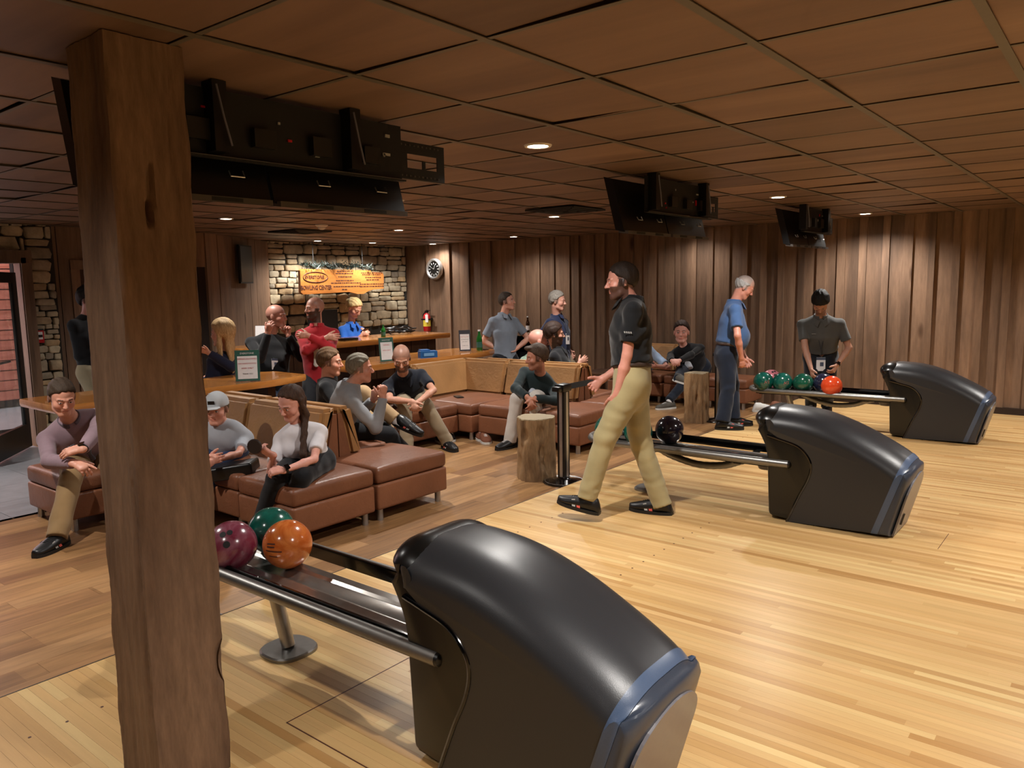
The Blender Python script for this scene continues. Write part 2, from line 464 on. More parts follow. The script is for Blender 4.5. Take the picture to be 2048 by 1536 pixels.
# walls ---------------------------------------------------------------
wb = struct(B().box(LX - .3, 9, BACK + .05, BACK + .2, -.1, CEIL + .1).make('wall_back', M['wall_dark']))
edges_x = [-10.95]
batt = [-10.39, -10.08, -9.85, -9.59, -9.37, -9.09, -8.85, -8.61, -8.32, -8.07, -7.81, -7.50, -7.21, -7.01, -6.73, -6.54, -6.28, -6.02, -5.76, -5.5, -5.24, -4.98, -4.74, -4.48, -4.22, -3.96, -3.72, -3.45, -3.2, -2.95, -2.69, -2.42, -2.17, -1.91, -1.65, -1.39, -1.13, -.87, -.6, -.35, -.1, .15, .4]
pl = []
xs = [LX] + batt + [0.7]
for a, c in zip(xs[:-1], xs[1:]):
    pl.append((((a + c) / 2, BACK, 1.17), *bx(a + .002, c - .002, BACK + rnd.uniform(.0, .014), BACK + .06, LZ, CEIL + .05)))
pieces(wb, pl, 'wall_board', M['wall'])
pl = []
for q, a in enumerate(batt):
    wd = rnd.choice([.07, .08, .09, .1]) if a > -8 else rnd.choice([.05, .08])
    if a < -8 and q % 2: continue
    pl.append(((a, BACK, 1.17), *bx(a - wd / 2, a + wd / 2, BACK - rnd.uniform(.018, .030), BACK + .02, LZ, CEIL + .05)))
pieces(wb, pl, 'wall_batten', M['wall'])
struct(B().box(.65, 9, BACK, BACK + .1, 0, CEIL + .05).make('wall_back_end', M['wall']))
struct(B().box(SEAM, 9, BACK - .045, BACK, 0, .075).make('baseboard_back', M['wall_dark']))
struct(B().box(9, 9.1, -4, BACK, 0, CEIL + .1).make('wall_right', M['wall_dark']))
struct(B().box(LX, 9, -4.1, -4, 0, CEIL + .1).make('wall_front', M['wall_dark']))

# stone walls of separate stones
def stone_block(c, sz, seed):
    rr = random.Random(seed); n = rr.choice([7, 8, 9]); hw, hh, dp = sz[0] / 2, sz[1] / 2, sz[2]
    out = []
    for i in range(n):
        a = 2 * PI * (i + rr.uniform(-.22, .22)) / n
        ca, sa = math.cos(a), math.sin(a); e = 0.36
        px = math.copysign(abs(ca) ** e, ca) * hw * rr.uniform(.88, 1.04); pz = math.copysign(abs(sa) ** e, sa) * hh * rr.uniform(.84, 1.06)
        out.append((px, pz))
    v = []; d = dp * rr.uniform(.6, 1.0)
    for s_, x_ in ((1.0, 0.0), (1.0, d * .7), (.93, d * .92), (.72, d * rr.uniform(.96, 1.06))):
        for px, pz in out: v.append((c[0] + x_, c[1] + px * s_, c[2] + pz * s_))
    v.append((c[0] + d, c[1], c[2]))
    f = [(k * n + i, k * n + (i + 1) % n, (k + 1) * n + (i + 1) % n, (k + 1) * n + i) for k in range(3) for i in range(n)]
    f += [(3 * n + i, 3 * n + (i + 1) % n, 4 * n) for i in range(n)]
    return v, f
def stone_wall(parent, xw, y0, y1, z0, z1, seed, mats, hs=(.10, .2), lim=300):
    rr = random.Random(seed); z = z0
    lst = []
    while z < z1 - .02:
        t = (z - z0) / (z1 - z0)
        h = rr.uniform(*hs) * (.62 if .42 < t < .72 else 1.0)
        h = min(h, z1 - z)
        y = y0 + rr.uniform(-.1, 0)
        while y < y1:
            wd = min(rr.uniform(1.3, 3.3) * h if h < .12 else rr.uniform(1.0, 2.4) * h, .48)
            ya, yb = max(y, y0), min(y + wd, y1)
            if yb - ya > .04:
                if h > .15 and rr.random() < .3:
                    hh = h * rr.uniform(.4, .6)
                    lst.append(((xw, (ya + yb) / 2, z + hh / 2), (yb - ya - .005, hh - .005, .055)))
                    lst.append(((xw, (ya + yb) / 2, z + (h + hh) / 2), (yb - ya - .005, h - hh - .005, .055)))
                else:
                    lst.append(((xw, (ya + yb) / 2, z + h / 2 + rr.uniform(-.01, .01)), (yb - ya - .004, h + .002, .05 + rr.random() * .03)))
            y += wd
        z += h
    for q, (c, sz) in enumerate(lst):
        v, f = stone_block(c, sz, seed * 1000 + q)
        o = mk('stone', v, f, mats, parent, True, c, sharp=50); o.location = c
def stone_mat():
    m, nt, b = newmat('stacked_fieldstone')
    oi = N(nt, 'ShaderNodeObjectInfo')
    rp = ramp(nt, oi.outputs['Random'], [(0, lin('a59a84')), (.2, lin('bcb098')), (.4, lin('c9ba9c')), (.55, lin('aba08c')), (.7, lin('c0a680')), (.85, lin('8e8576')), (1, lin('d0c4a8'))])
    v = mapped(nt); n1 = noise(nt, v, 9, 5, .6); n2 = noise(nt, v, 40, 4, .7)
    r2 = ramp(nt, n1, [(.3, (.62, .6, .58)), (.7, (1.05, 1.03, 1))])
    nt.links.new(mixc(nt, 1.0, rp.outputs[0], r2.outputs[0], 'MULTIPLY'), b.inputs['Base Color'])
    b.inputs['Roughness'].default_value = .85
    bump(nt, b, n2, .5, .01)
    return m
M['stone'] = stone_mat()
M['mortar'] = plain('dark_mortar', '2e2a24', .95, nz=.2)
ws = struct(B().box(LX - .12, LX, 7.2, BACK + .05, LZ, CEIL + .06).make('wall_stone', M['mortar']))
stone_wall(ws, LX - .005, 7.42, BACK - .02, 0.86, CEIL + .02, 3, M['stone'])
wl = struct(B().box(-9.82, -9.70, 3.32, 3.74, LZ, CEIL + .06).box(-9.82, -9.70, -4, 1.6, LZ, CEIL + .06).box(-9.82, -9.70, 1.6, 3.32, 2.03, CEIL + .06).make('wall_left', M['mortar']))
stone_wall(wl, -9.705, 3.44, 3.72, LZ, CEIL + .02, 5, M['stone'], (.07, .17))
stone_wall(wl, -9.705, 2.0, 3.44, 2.03, CEIL + .02, 6, M['stone'], (.12, .2))
# wooden wall with the closed door, then the slanted stretch to the stone
ww = struct(B().box(-9.86, -9.80, 3.74, 5.65, LZ, CEIL + .06).make('wall_wood', M['wall_dark']))
def vboards(parent, p0, p1, edges, z0, z1, proud=.02, skip=None):
    p0, p1 = Vector(p0), Vector(p1); d = (p1 - p0); L = d.length; d = d / L; nrm = Vector((d.y, -d.x, 0))
    for a, c in zip(edges[:-1], edges[1:]):
        q0 = p0 + d * a; t = .02 + rnd.uniform(0, .012)
        z_0, z_1 = (z0, z1)
        if skip and skip[0] < (a + c) / 2 < skip[1]: z_0 = skip[2]
        b = B().prism([(0.002, z_0), (c - a - .002, z_0), (c - a - .002, z_1), (.002, z_1)], t, q0, d, Vector((0, 0, 1)), nrm)
        ctr = q0 + d * (c - a) / 2 + Vector((0, 0, 1.2))
        o = b.make('wall_board', M['wall'], parent, org=ctr); o.location = ctr
vboards(ww, (-9.80, 3.74, 0), (-9.80, 5.65, 0), [0, .07, .30, .52, .74, .95, 1.16, 1.37, 1.58, 1.78, 1.91], LZ, CEIL + .03, skip=(.25, 1.95, 1.9))
def trimb(parent, name, x0, x1, y0, y1, z0, z1, mat='wall'):
    c = ((x0 + x1) / 2, (y0 + y1) / 2, (z0 + z1) / 2); o = B().box(x0, x1, y0, y1, z0, z1).make(name, M[mat], parent, org=c); o.location = c; return o
d1 = struct(B().box(-9.80, -9.765, 4.03, 5.35, LZ, 1.86).make('door_1', M['bar_wood']))
trimb(d1, 'door_jamb', -9.80, -9.745, 3.93, 4.03, LZ, 1.9); trimb(d1, 'door_jamb', -9.80, -9.745, 5.35, 5.45, LZ, 1.9)
trimb(d1, 'door_header', -9.80, -9.74, 3.93, 5.45, 1.86, 1.97)
for ya, yb, za, zb in ((4.1, 4.62, 1.1, 1.75), (4.76, 5.28, 1.1, 1.75), (4.1, 4.62, .15, .95), (4.76, 5.28, .15, .95)):
    trimb(d1, 'door_panel', -9.765, -9.752, ya, yb, za, zb, 'wall')
wa = struct(B().prism([(0, LZ), (2.16, LZ), (2.16, CEIL + .06), (0, CEIL + .06)], .04, (-9.80, 5.65, 0), (-.5556, .8315, 0), (0, 0, 1), (-.8315, -.5556, 0)).make('wall_wood_slanted', M['wall_dark']))
vboards(wa, (-9.80, 5.65, 0), (-11.0, 7.446, 0), [0, .1, .36, .62, .86, 1.12, 1.38, 1.62, 1.86, 2.06, 2.16], LZ, CEIL + .03)
sp = thing('wall_speaker', 'flat dark rectangular speaker panel high on the wooden wall left of the stone', 'speaker', (-10.37, 6.58, 1.69))
ax = Vector((-.5556, .8315, 0)); nn = Vector((.8315, .5556, 0))
B().prism([(-.22, 0), (.22, 0), (.22, .56), (-.22, .56)], .035, (-10.37 + .02, 6.58 + .02, 1.68), ax, (0, 0, 1), nn).make('cabinet', M['black_matte'], sp)
B().prism([(-.2, .02), (.2, .02), (.2, .54), (-.2, .54)], .006, Vector((-10.35, 6.60, 1.68)) + nn * .035, ax, (0, 0, 1), nn).make('grille', M['black'], sp)
# left: timber door frame, open glazed door, red timber outside
d2 = anchor('door_2', (-9.65, 3.2, 0))
trimb(d2, 'door_jamb', -9.72, -9.52, 3.32, 3.44, LZ, 2.0); trimb(d2, 'door_jamb_face', -9.56, -9.50, 3.33, 3.38, LZ, 1.98)
trimb(d2, 'door_header', -9.72, -9.5, 1.6, 3.44, 1.92, 2.06)
for ch in d2.children: ch.location = Vector(ch.location) - Vector((-9.65, 3.2, 0))
gd = thing('glass_door', 'black framed glass door standing open at the left wall', 'door', (-9.5, 3.22, LZ))
o_ = Vector((-9.5, 3.22, LZ)); dx_ = Vector((.78, -.626, 0)); dn = Vector((.626, .78, 0))
def dpr(x0, x1, z0, z1, t, off, name, mat):
    B().prism([(x0, z0), (x1, z0), (x1, z1), (x0, z1)], t, o_ + dn * off, dx_, (0, 0, 1), dn).make(name, mat, gd)
dpr(0, .11, .02, 1.93, .045, 0, 'stile', M['black']); dpr(.93, 1.05, .02, 1.93, .045, 0, 'stile', M['black'])
dpr(.11, .93, .02, .28, .045, 0, 'bottom_rail', M['black']); dpr(.11, .93, 1.82, 1.93, .045, 0, 'top_rail', M['black'])
dpr(.11, .93, .28, 1.82, .008, .018, 'pane', M['acrylic'])
B().tube([o_ + dx_ * .14 - dn * .05 + Vector((0, 0, .98)), o_ + dx_ * .9 - dn * .05 + Vector((0, 0, .98))], .014).make('push_bar', M['black'], gd)
out = struct(B().box(-13.2, -13.1, -4, 5, -.1, 3.5).make('trim_1', M['black_matte']))
m_, nt_, b_ = newmat('red_stained_siding'); rp_ = ramp(nt_, noise(nt_, mapped(nt_, (1, 1, 8)), 3, 3), [(.3, lin('9a5544')), (.7, lin('b87060'))]); nt_.links.new(rp_.outputs[0], b_.inputs['Base Color'])
M['siding'] = m_
for i in range(22):
    o = B().box(-13.1, -13.06 + .01 * (i % 2), -4, 5, i * .15 + .01, i * .15 + .145).make('siding_board', M['siding'], out)
struct(B().box(-13.2, -9.8, -4, 5, -.3, LZ).make('trim_2', M['tile_floor']))
sl = bpy.data.lights.new('porch_daylight', 'AREA'); sl.shape = 'RECTANGLE'; sl.size = 4; sl.size_y = 2; sl.energy = 420; sl.color = (1, .95, .95)
so = bpy.data.objects.new('porch_daylight', sl); so.location = (-11.3, 1.5, 3.2); so.rotation_euler = (0, R(42), 0); COL.objects.link(so)
al = thing('fire_alarm', 'small red and white fire alarm station on the stone strip by the glass door', 'alarm', (-9.62, 3.47, 1.05))
B().box(-9.66, -9.61, 3.40, 3.53, 1.02, 1.19).make('back_box', M['black_matte'], al)
B().box(-9.61, -9.585, 3.415, 3.52, 1.035, 1.175).make('housing', M['red'], al)
B().box(-9.585, -9.578, 3.43, 3.505, 1.075, 1.16).make('label_plate', M['white'], al)
B().box(-9.578, -9.568, 3.435, 3.50, 1.10, 1.128).make('pull_handle', M['black'], al)

# recessed lights, smoke detector, vents -------------------------------
dproto = None
for q, (lx, ly, le) in enumerate(LIGHTS):
    if dproto is None:
        t = thing('recessed_light', 'x', 'ceiling light', (lx, ly, CEIL), 'recessed ceiling lights')
        B().lathe([(.058, -.001), (.058, -.006), (.074, -.006), (.078, .002), (.056, .004)], (lx, ly, CEIL), 28).make('trim_ring', M['trimw'], t, True)
        B().lathe([(.054, -.0045), (.054, -.0035)], (lx, ly, CEIL), 28).make('lens', M['lamp'], t)
        dproto = t
    else:
        t = dup(dproto, (lx, ly, CEIL))
    t['label'] = ['round recessed light glowing in the ceiling, the nearest and largest', 'round recessed light in the ceiling between the second and third monitors', 'round recessed light in the ceiling close to the board wall at right',
        'round recessed light in the ceiling beside the far dark vent', 'small recessed light just off the lower right corner of the nearest monitor', 'recessed light in the ceiling just right of the timber pillar', 'recessed light in the ceiling in front of the stone wall, right of the smoke detector',
        'left of the two recessed lights directly over the hanging wooden sign', 'right of the two recessed lights directly over the hanging wooden sign', 'small recessed light near the board wall, above the man in the light grey polo', 'small recessed light above the wall clock',
        'small light added in the ceiling to brighten the seated woman along the board wall'][q] if q < 12 else 'recessed light in the ceiling past the edge of the picture'
sd = thing('smoke_detector', 'white dome smoke detector on the ceiling in front of the stone wall', 'detector', (-7.67, 5.97, CEIL))
B().lathe([(.075, 0), (.075, -.015), (.05, -.03)], (-7.67, 5.97, CEIL), 24).make('base_plate', M['trimw'], sd, True)
B().lathe([(.05, -.03), (.045, -.05), (.02, -.062), (.001, -.064)], (-7.67, 5.97, CEIL), 24).make('dome', M['trimw'], sd, True)
for (vx, vy, lab) in ((-8.71, 6.42, 'square ceiling air diffuser in front of the stone wall'), (-4.58, 6.64, 'square ceiling air diffuser left of the middle monitor')):
    t = thing('air_diffuser', lab, 'vent', (vx, vy, CEIL))
    for k, s_ in enumerate((.29, .22, .15, .08)):
        b = B()
        for sx, sy, ex, ey in ((-1, -1, 1, -1), (1, -1, 1, 1), (1, 1, -1, 1), (-1, 1, -1, -1)):
            b.tube([(vx + sx * s_, vy + sy * s_, CEIL - .012 - .004 * k), (vx + ex * s_, vy + ey * s_, CEIL - .012 - .004 * k)], .010, 6)
        b.make('vane', M['black_matte'], t)
    B().box(vx - .28, vx + .28, vy - .28, vy + .28, CEIL - .004, CEIL - .001).make('backing', M['black'], t)

# pillar ---------------------------------------------------------------
def pillar():
    nz, m = 210, 26; v = []; rr = random.Random(4)
    cor = [(-2.652, 1.108), (-2.372, 1.100), (-2.372, 1.345), (-2.652, 1.35)]
    pts = [(a[0] + (c[0] - a[0]) * i / m, a[1] + (c[1] - a[1]) * i / m, q, i / m) for q, (a, c) in enumerate(zip(cor, cor[1:] + cor[:1])) for i in range(m)]
    n = len(pts); cx, cy = -2.51, 1.225
    ph = [rr.uniform(0, 6) for _ in range(n)]; cur = 0
    nr = [(0, -1), (1, 0), (0, 1), (-1, 0)]
    for k in range(nz + 1):
        z = CEIL * k / nz; lean = 1 - z / CEIL
        for i, (x, y, q, u) in enumerate(pts):
            d = .0022 * math.sin(z * 5 + q * 2 + u * 9) + .0012 * math.sin(u * 40 + q + 1.5 * math.sin(z * 3)) + .0009 * math.sin(z * 60 + u * 25) * math.sin(u * 70) + rr.uniform(-.0006, .0006)
            e = min(u, 1 - u)
            if e < .05: d -= .006 * (1 - e / .05) * (1 + .6 * math.sin(z * 23 + q))
            if q == 1:
                c0 = .47 + .05 * math.sin(z * 9)                      # the split knot
                for (uc, zc, ru, rz, dp) in ((.44, 1.90, .035, .10, .022), (.40, 1.835, .05, .05, .022), (.62, 1.50, .05, .14, .006), (.30, 1.2, .04, .06, .004), (.5, .75, .03, .04, .004), (.75, 2.15, .02, .18, .006)):
                    t = ((u - uc - .12 * (z - zc)) / ru) ** 2 + ((z - zc) / rz) ** 2
                    if t < 1: d -= dp * (1 - t) ** .6
                w_ = abs(u - (.62 + .05 * math.sin(z * 4)))
                d -= .0025 * max(0, 1 - w_ / .02) * (z > .9)
            if q == 0:
                w_ = abs(u - .86 - .03 * math.sin(z * 2.2)); d -= .006 * max(0, 1 - w_ / .018) * (.25 < z < 1.75) * (1 + .5 * math.sin(z * 120))
            if (q == 1 and u > .86 or q == 2 and u < .1) and .30 < z < .45: d -= .022 * math.sin((z - .30) / .15 * PI) * (min(1, (u - .86) / .08) if q == 1 else 1)
            nx_, ny_ = nr[q]
            v.append((x + nx_ * d + .10 * lean, y + ny_ * d - .055 * lean, z))
    f = [(k * n + i, k * n + (i + 1) % n, (k + 1) * n + (i + 1) % n, (k + 1) * n + i) for k in range(nz) for i in range(n)]
    o = mk('timber_pillar', v, f, M['pillar'], smooth=True, org=(cx, cy, 0), sharp=38); o.location = (cx, cy, 0)
    return tag(o, 'thick rough-sawn square timber pillar standing in the left foreground', 'pillar')
pillar()
# ------------------------------------------------------------------ ball returns
def smooth_poly(pts, n=6, closed=False):
    """Catmull-Rom through pts"""
    out = []; k = len(pts)
    for i in range(k - 1):
        p0 = pts[max(i - 1, 0)]; p1 = pts[i]; p2 = pts[i + 1]; p3 = pts[min(i + 2, k - 1)]
        for j in range(n):
            t = j / n
            out.append(tuple(.5 * ((2 * b) + (-a + c) * t + (2 * a - 5 * b + 4 * c - d) * t * t + (-a + 3 * b - 3 * c + d) * t ** 3) for a, b, c, d in zip(p0, p1, p2, p3)))
    out.append(pts[-1]); return out
def solid(outline, wts, yc, hw, r_y, r_in, K=8):
    """closed XZ outline swelled across Y with rounded shoulders where wts is 1"""
    n = len(outline); O = np.array(outline); W = np.array(wts)
    A = sum(O[i][0] * O[(i + 1) % n][1] - O[(i + 1) % n][0] * O[i][1] for i in range(n))
    T = np.roll(O, -1, 0) - np.roll(O, 1, 0); T /= np.linalg.norm(T, axis=1)[:, None] + 1e-9
    Nn = np.stack([-T[:, 1], T[:, 0]], 1) * (1 if A > 0 else -1)   # inward
    for _ in range(3): Nn = (Nn + np.roll(Nn, 1, 0) + np.roll(Nn, -1, 0)) / 3
    Nn /= np.linalg.norm(Nn, axis=1)[:, None] + 1e-9
    rings = []
    for s in (-1, 1):
        rr = []
        for k in range(K + 1):
            th = PI / 2 * k / K
            y = (hw - r_y) + r_y * math.sin(th); ins = r_in * (1 - math.cos(th))
            P = O + Nn * (ins * W)[:, None]
            rr.append([(p[0], yc + s * y, p[1]) for p in P])
        rings.append(rr)
    allr = list(reversed(rings[0])) + rings[1]
    v = [p for r_ in allr for p in r_]; m = len(allr)
    f = [(k * n + i, k * n + (i + 1) % n, (k + 1) * n + (i + 1) % n, (k + 1) * n + i) for k in range(m - 1) for i in range(n)]
    f += [tuple(reversed(range(n))), tuple(range((m - 1) * n, m * n))]
    return v, f
def cut(v, f, planes):
    bm = bmesh.new(); vs = [bm.verts.new(p) for p in v]
    for q in f:
        try: bm.faces.new([vs[i] for i in q])
        except ValueError: pass
    bmesh.ops.recalc_face_normals(bm, faces=bm.faces)
    for co, no in planes:
        g = bm.verts[:] + bm.edges[:] + bm.faces[:]
        r_ = bmesh.ops.bisect_plane(bm, geom=g, plane_co=co, plane_no=no, clear_outer=True, dist=1e-5)
        ed = [e for e in r_['geom_cut'] if isinstance(e, bmesh.types.BMEdge)]
        if ed: bmesh.ops.contextual_create(bm, geom=ed)
    bm.verts.index_update()
    V = [tuple(x.co) for x in bm.verts]; Fc = [tuple(x.index for x in q.verts) for q in bm.faces]; bm.free()
    return V, Fc

YC = 1.93
M['inner_gloss'] = plain('black_glossy_base_plastic', '121211', 0.26)
def ball_return():
    t = thing('ball_return', 'x', 'ball return', (-1.8, YC, 0))
    top = smooth_poly([(-1.065, 0.0), (-1.005, .22), (-.958, .405), (-.98, .455), (-1.05, .512), (-1.19, .588), (-1.36, .664), (-1.55, .722), (-1.74, .743), (-1.85, .738), (-1.905, .705), (-1.915, .65), (-1.858, .572)], 5)
    S = smooth_poly([(-1.858, .572), (-1.754, .548), (-1.64, .515), (-1.575, .455), (-1.553, .39), (-1.572, .30), (-1.627, .18), (-1.70, 0)], 5)[1:]
    outl = top + S
    wts = []
    for i in range(len(top)):
        u = i / (len(top) - 1)
        wts.append(min(1, max(.25, (u - .12) / .12)) if u < .85 else 1.0 - (u - .85) / .15 * .7)
    wts += [max(0, .3 - .3 * j / 4) for j in range(len(S))]
    hw = .235
    v, f = solid(outl, wts, YC, hw, .185, .125, 10)
    nrm = Vector((.528, 0, -.176)).normalized()   # along +x across the bands
    # bands run from (x,0) to (x+.176,.528)
    def pl(x): return (x, YC, 0)
    a = cut(v, f, [(pl(-1.183), nrm)])
    mk('shell', a[0], a[1], M['charcoal'], t, True, t['_o'], sharp=40)
    def grow(q, k):
        return [(x, YC + (y - YC) * k, z * (1 + (k - 1) * .6)) for x, y, z in q]
    a = cut(v, f, [(pl(-1.143), nrm), (pl(-1.183), -nrm)]); mk('trim_band', grow(a[0], 1.012), a[1], M['band'], t, True, t['_o'], sharp=40)
    n2 = Vector((.528, 0, -.150)).normalized()
    a = cut(v, f, [(pl(-1.143), -nrm)]); mk('rear_band', a[0], a[1], M['bandd'], t, True, t['_o'], sharp=40)
    ax_ = Vector((.107, 0, .405)).normalized(); az_ = Vector((ax_.z, 0, -ax_.x)); W_ = .20; pp_ = [(-W_ * .94, .012), (W_ * .94, .012)] + [(W_ * math.cos(a_), .265 + .145 * math.sin(a_)) for a_ in np.linspace(0, PI, 17)]
    B().prism([(a_, b_) for a_, b_ in pp_], .010, Vector((-1.067, YC, 0)), (0, 1, 0), ax_, az_).make('rear_panel', M['panel'], t)
    B().tube([(-1.040, YC - .10, .07), (-1.022, YC - .10, .14)], .012, 10).make('vent_hole', M['black'], t)
    # black base and gloss nose
    base = smooth_poly([(-1.52, .0), (-1.54, .4), (-1.60, .66), (-1.72, .705), (-1.83, .742), (-1.90, .738), (-1.955, .70), (-1.965, .645), (-1.905, .545), (-1.868, .45), (-1.857, .3), (-1.848, .12), (-1.84, .03), (-1.80, .0)], 5)
    wb_ = [0 if i < 10 else 1.0 if i < 38 else .3 for i in range(len(base))]
    v, f = solid(base, wb_, YC, hw - .008, .14, .11, 8)
    mk('base', v, f, M['inner_gloss'], t, True, t['_o'], sharp=40)
    lip = None and smooth_poly([(-1.72, .772), (-1.87, .762), (-1.945, .718), (-1.955, .65), (-1.893, .56), (-1.80, .548)], 6)
    for s in (-1, 1): B().tube([(x + .002, YC + s * (hw - .004), z) for x, z in S], .010, 8).make('seam_trim', M['gloss_black'], t, True)
    # rails
    yn, yf = YC - .22, YC + .22; zr = .385
    rl = [(-1.70, yn, zr), (-3.14, yn, zr - .008)] + [(-3.14 - .2 * math.sin(a_), YC - .22 * math.cos(a_), zr - .008) for a_ in np.linspace(.2, PI - .2, 12)] + [(-3.14, yf, zr - .008), (-1.85, yf, zr)]
    B().tube(rl, .027, 14).make('guard_rail', M['rail'], t, True)
    B().lathe([(.027, 0), (.024, .012), (.012, .02), (.001, .022)], (-1.70, yn, zr), 14, 'X').make('rail_cap', M['black'], t, True)
    B().box(-3.2, -1.84, yn + .024, yn + .034, zr - .03, zr + .026).box(-3.2, -1.84, yf - .034, yf - .024, zr - .03, zr + .03).make('rail_liner', M['gloss_black'], t)
    # deck with two shallow tracks
    sec = [(yn + .035, .388), (yn + .045, .372), (yn + .06, .364), (yn + .125, .360), (yn + .14, .368), (yn + .155, .368), (yn + .17, .360), (yn + .25, .360), (yn + .262, .370), (yn + .30, .372)]
    b = B(); k = len(sec)
    v = [(x, y, z) for x in (-3.24, -2.55, -1.84) for y, z in sec] + [(x, y, z - .006) for x in (-3.24, -2.55, -1.84) for y, z in sec]
    f = [(q * k + i, q * k + i + 1, (q + 1) * k + i + 1, (q + 1) * k + i) for q in (0, 1, 3, 4) for i in range(k - 1)]
    b.add(v, f); b.make('deck', M['deck'], t, True)
    B().box(-3.24, -1.84, yn + .06, yn + .28, .335, .356).box(-3.2, -3.15, yn + .05, yf - .02, .33, .352).box(-2.1, -2.05, yn + .05, yf - .02, .33, .352).make('under_frame', M['black_matte'], t)
    # stand
    B().tube([(-2.93, YC - .03, .345), (-2.83, YC - .02, .02)], .03, 14).make('stand_post', M['steel'], t, True)
    pp = []
    for i in range(28):
        a_ = 2 * PI * i / 28; c_, s_ = math.cos(a_), math.sin(a_)
        pp.append((-2.83 + math.copysign(abs(c_) ** .75, c_) * .115, YC - .02 + math.copysign(abs(s_) ** .75, s_) * .115))
    b = B(); b.add([(x, y, 0) for x, y in pp] + [(x, y, .012) for x, y in pp] + [(-2.83 + (x + 2.83) * .95, YC + (y - YC) * .95, .018) for x, y in pp], [(i, (i + 1) % 28, 28 + (i + 1) % 28, 28 + i) for i in range(28)] + [(28 + i, 28 + (i + 1) % 28, 56 + (i + 1) % 28, 56 + i) for i in range(28)] + [tuple(range(56, 84))])
    b.make('stand_plate', M['rail'], t, True)
    B().box(-2.99, -2.87, YC - .10, YC + .05, .335, .350).make('stand_bracket', M['steel'], t)
    hp = smooth_poly([(-2.78, YC, .335), (-2.66, YC, .285), (-2.45, YC, .245), (-2.25, YC, .262), (-2.12, YC, .31), (-2.04, YC, .335)], 8)
    B().tube(hp, [.026 + .002 * (i % 2) for i in range(len(hp))], 12).make('cable_hose', M['rail'], t, True)
    B().lathe([(.001, -.07), (.06, -.06), (.075, -.02), (.075, .0)], (-1.92, YC, .345), 16).make('motor_housing', M['panel'], t, True)
    return t
br1 = ball_return()
br1['label'] = 'nearest ball return with big charcoal hood, orange and maroon balls on its steel rack'
br2 = dup(br1, (-1.8, 5.25, 0), 'middle ball return with charcoal hood, behind the walking man in khakis')
br3 = dup(br1, (-1.8, 8.60, 0), 'farthest ball return with charcoal hood near the board wall, bright red ball on its rack')
for t in (br1, br2, br3): t['group'] = 'ball returns along the approach'

# bowling balls
def ballmat(name, c1, c2, rough=.14):
    m, nt, b = newmat(name); v = mapped(nt)
    n = noise(nt, v, 6, 4, .6, 2.2)
    rp = ramp(nt, n, [(.38, lin(c1)), (.58, tuple(a * .5 + b_ * .5 for a, b_ in zip(lin(c1), lin(c2)))), (.72, lin(c2))])
    nt.links.new(rp.outputs[0], b.inputs['Base Color']); b.inputs['Roughness'].default_value = rough; b.inputs['Coat Weight'].default_value = .4; b.inputs['Coat Roughness'].default_value = .2
    return m
def sphere(r, n=40, m=24):
    v = [(0, 0, r)] + [(r * math.sin(PI * i / m) * math.cos(2 * PI * j / n), r * math.sin(PI * i / m) * math.sin(2 * PI * j / n), r * math.cos(PI * i / m)) for i in range(1, m) for j in range(n)] + [(0, 0, -r)]
    f = [(0, 1 + j, 1 + (j + 1) % n) for j in range(n)]
    f += [(1 + (i - 1) * n + j, 1 + i * n + j, 1 + i * n + (j + 1) % n, 1 + (i - 1) * n + (j + 1) % n) for i in range(1, m - 1) for j in range(n)]
    e = len(v) - 1; f += [(e, 1 + (m - 2) * n + (j + 1) % n, 1 + (m - 2) * n + j) for j in range(n)]
    return v, f
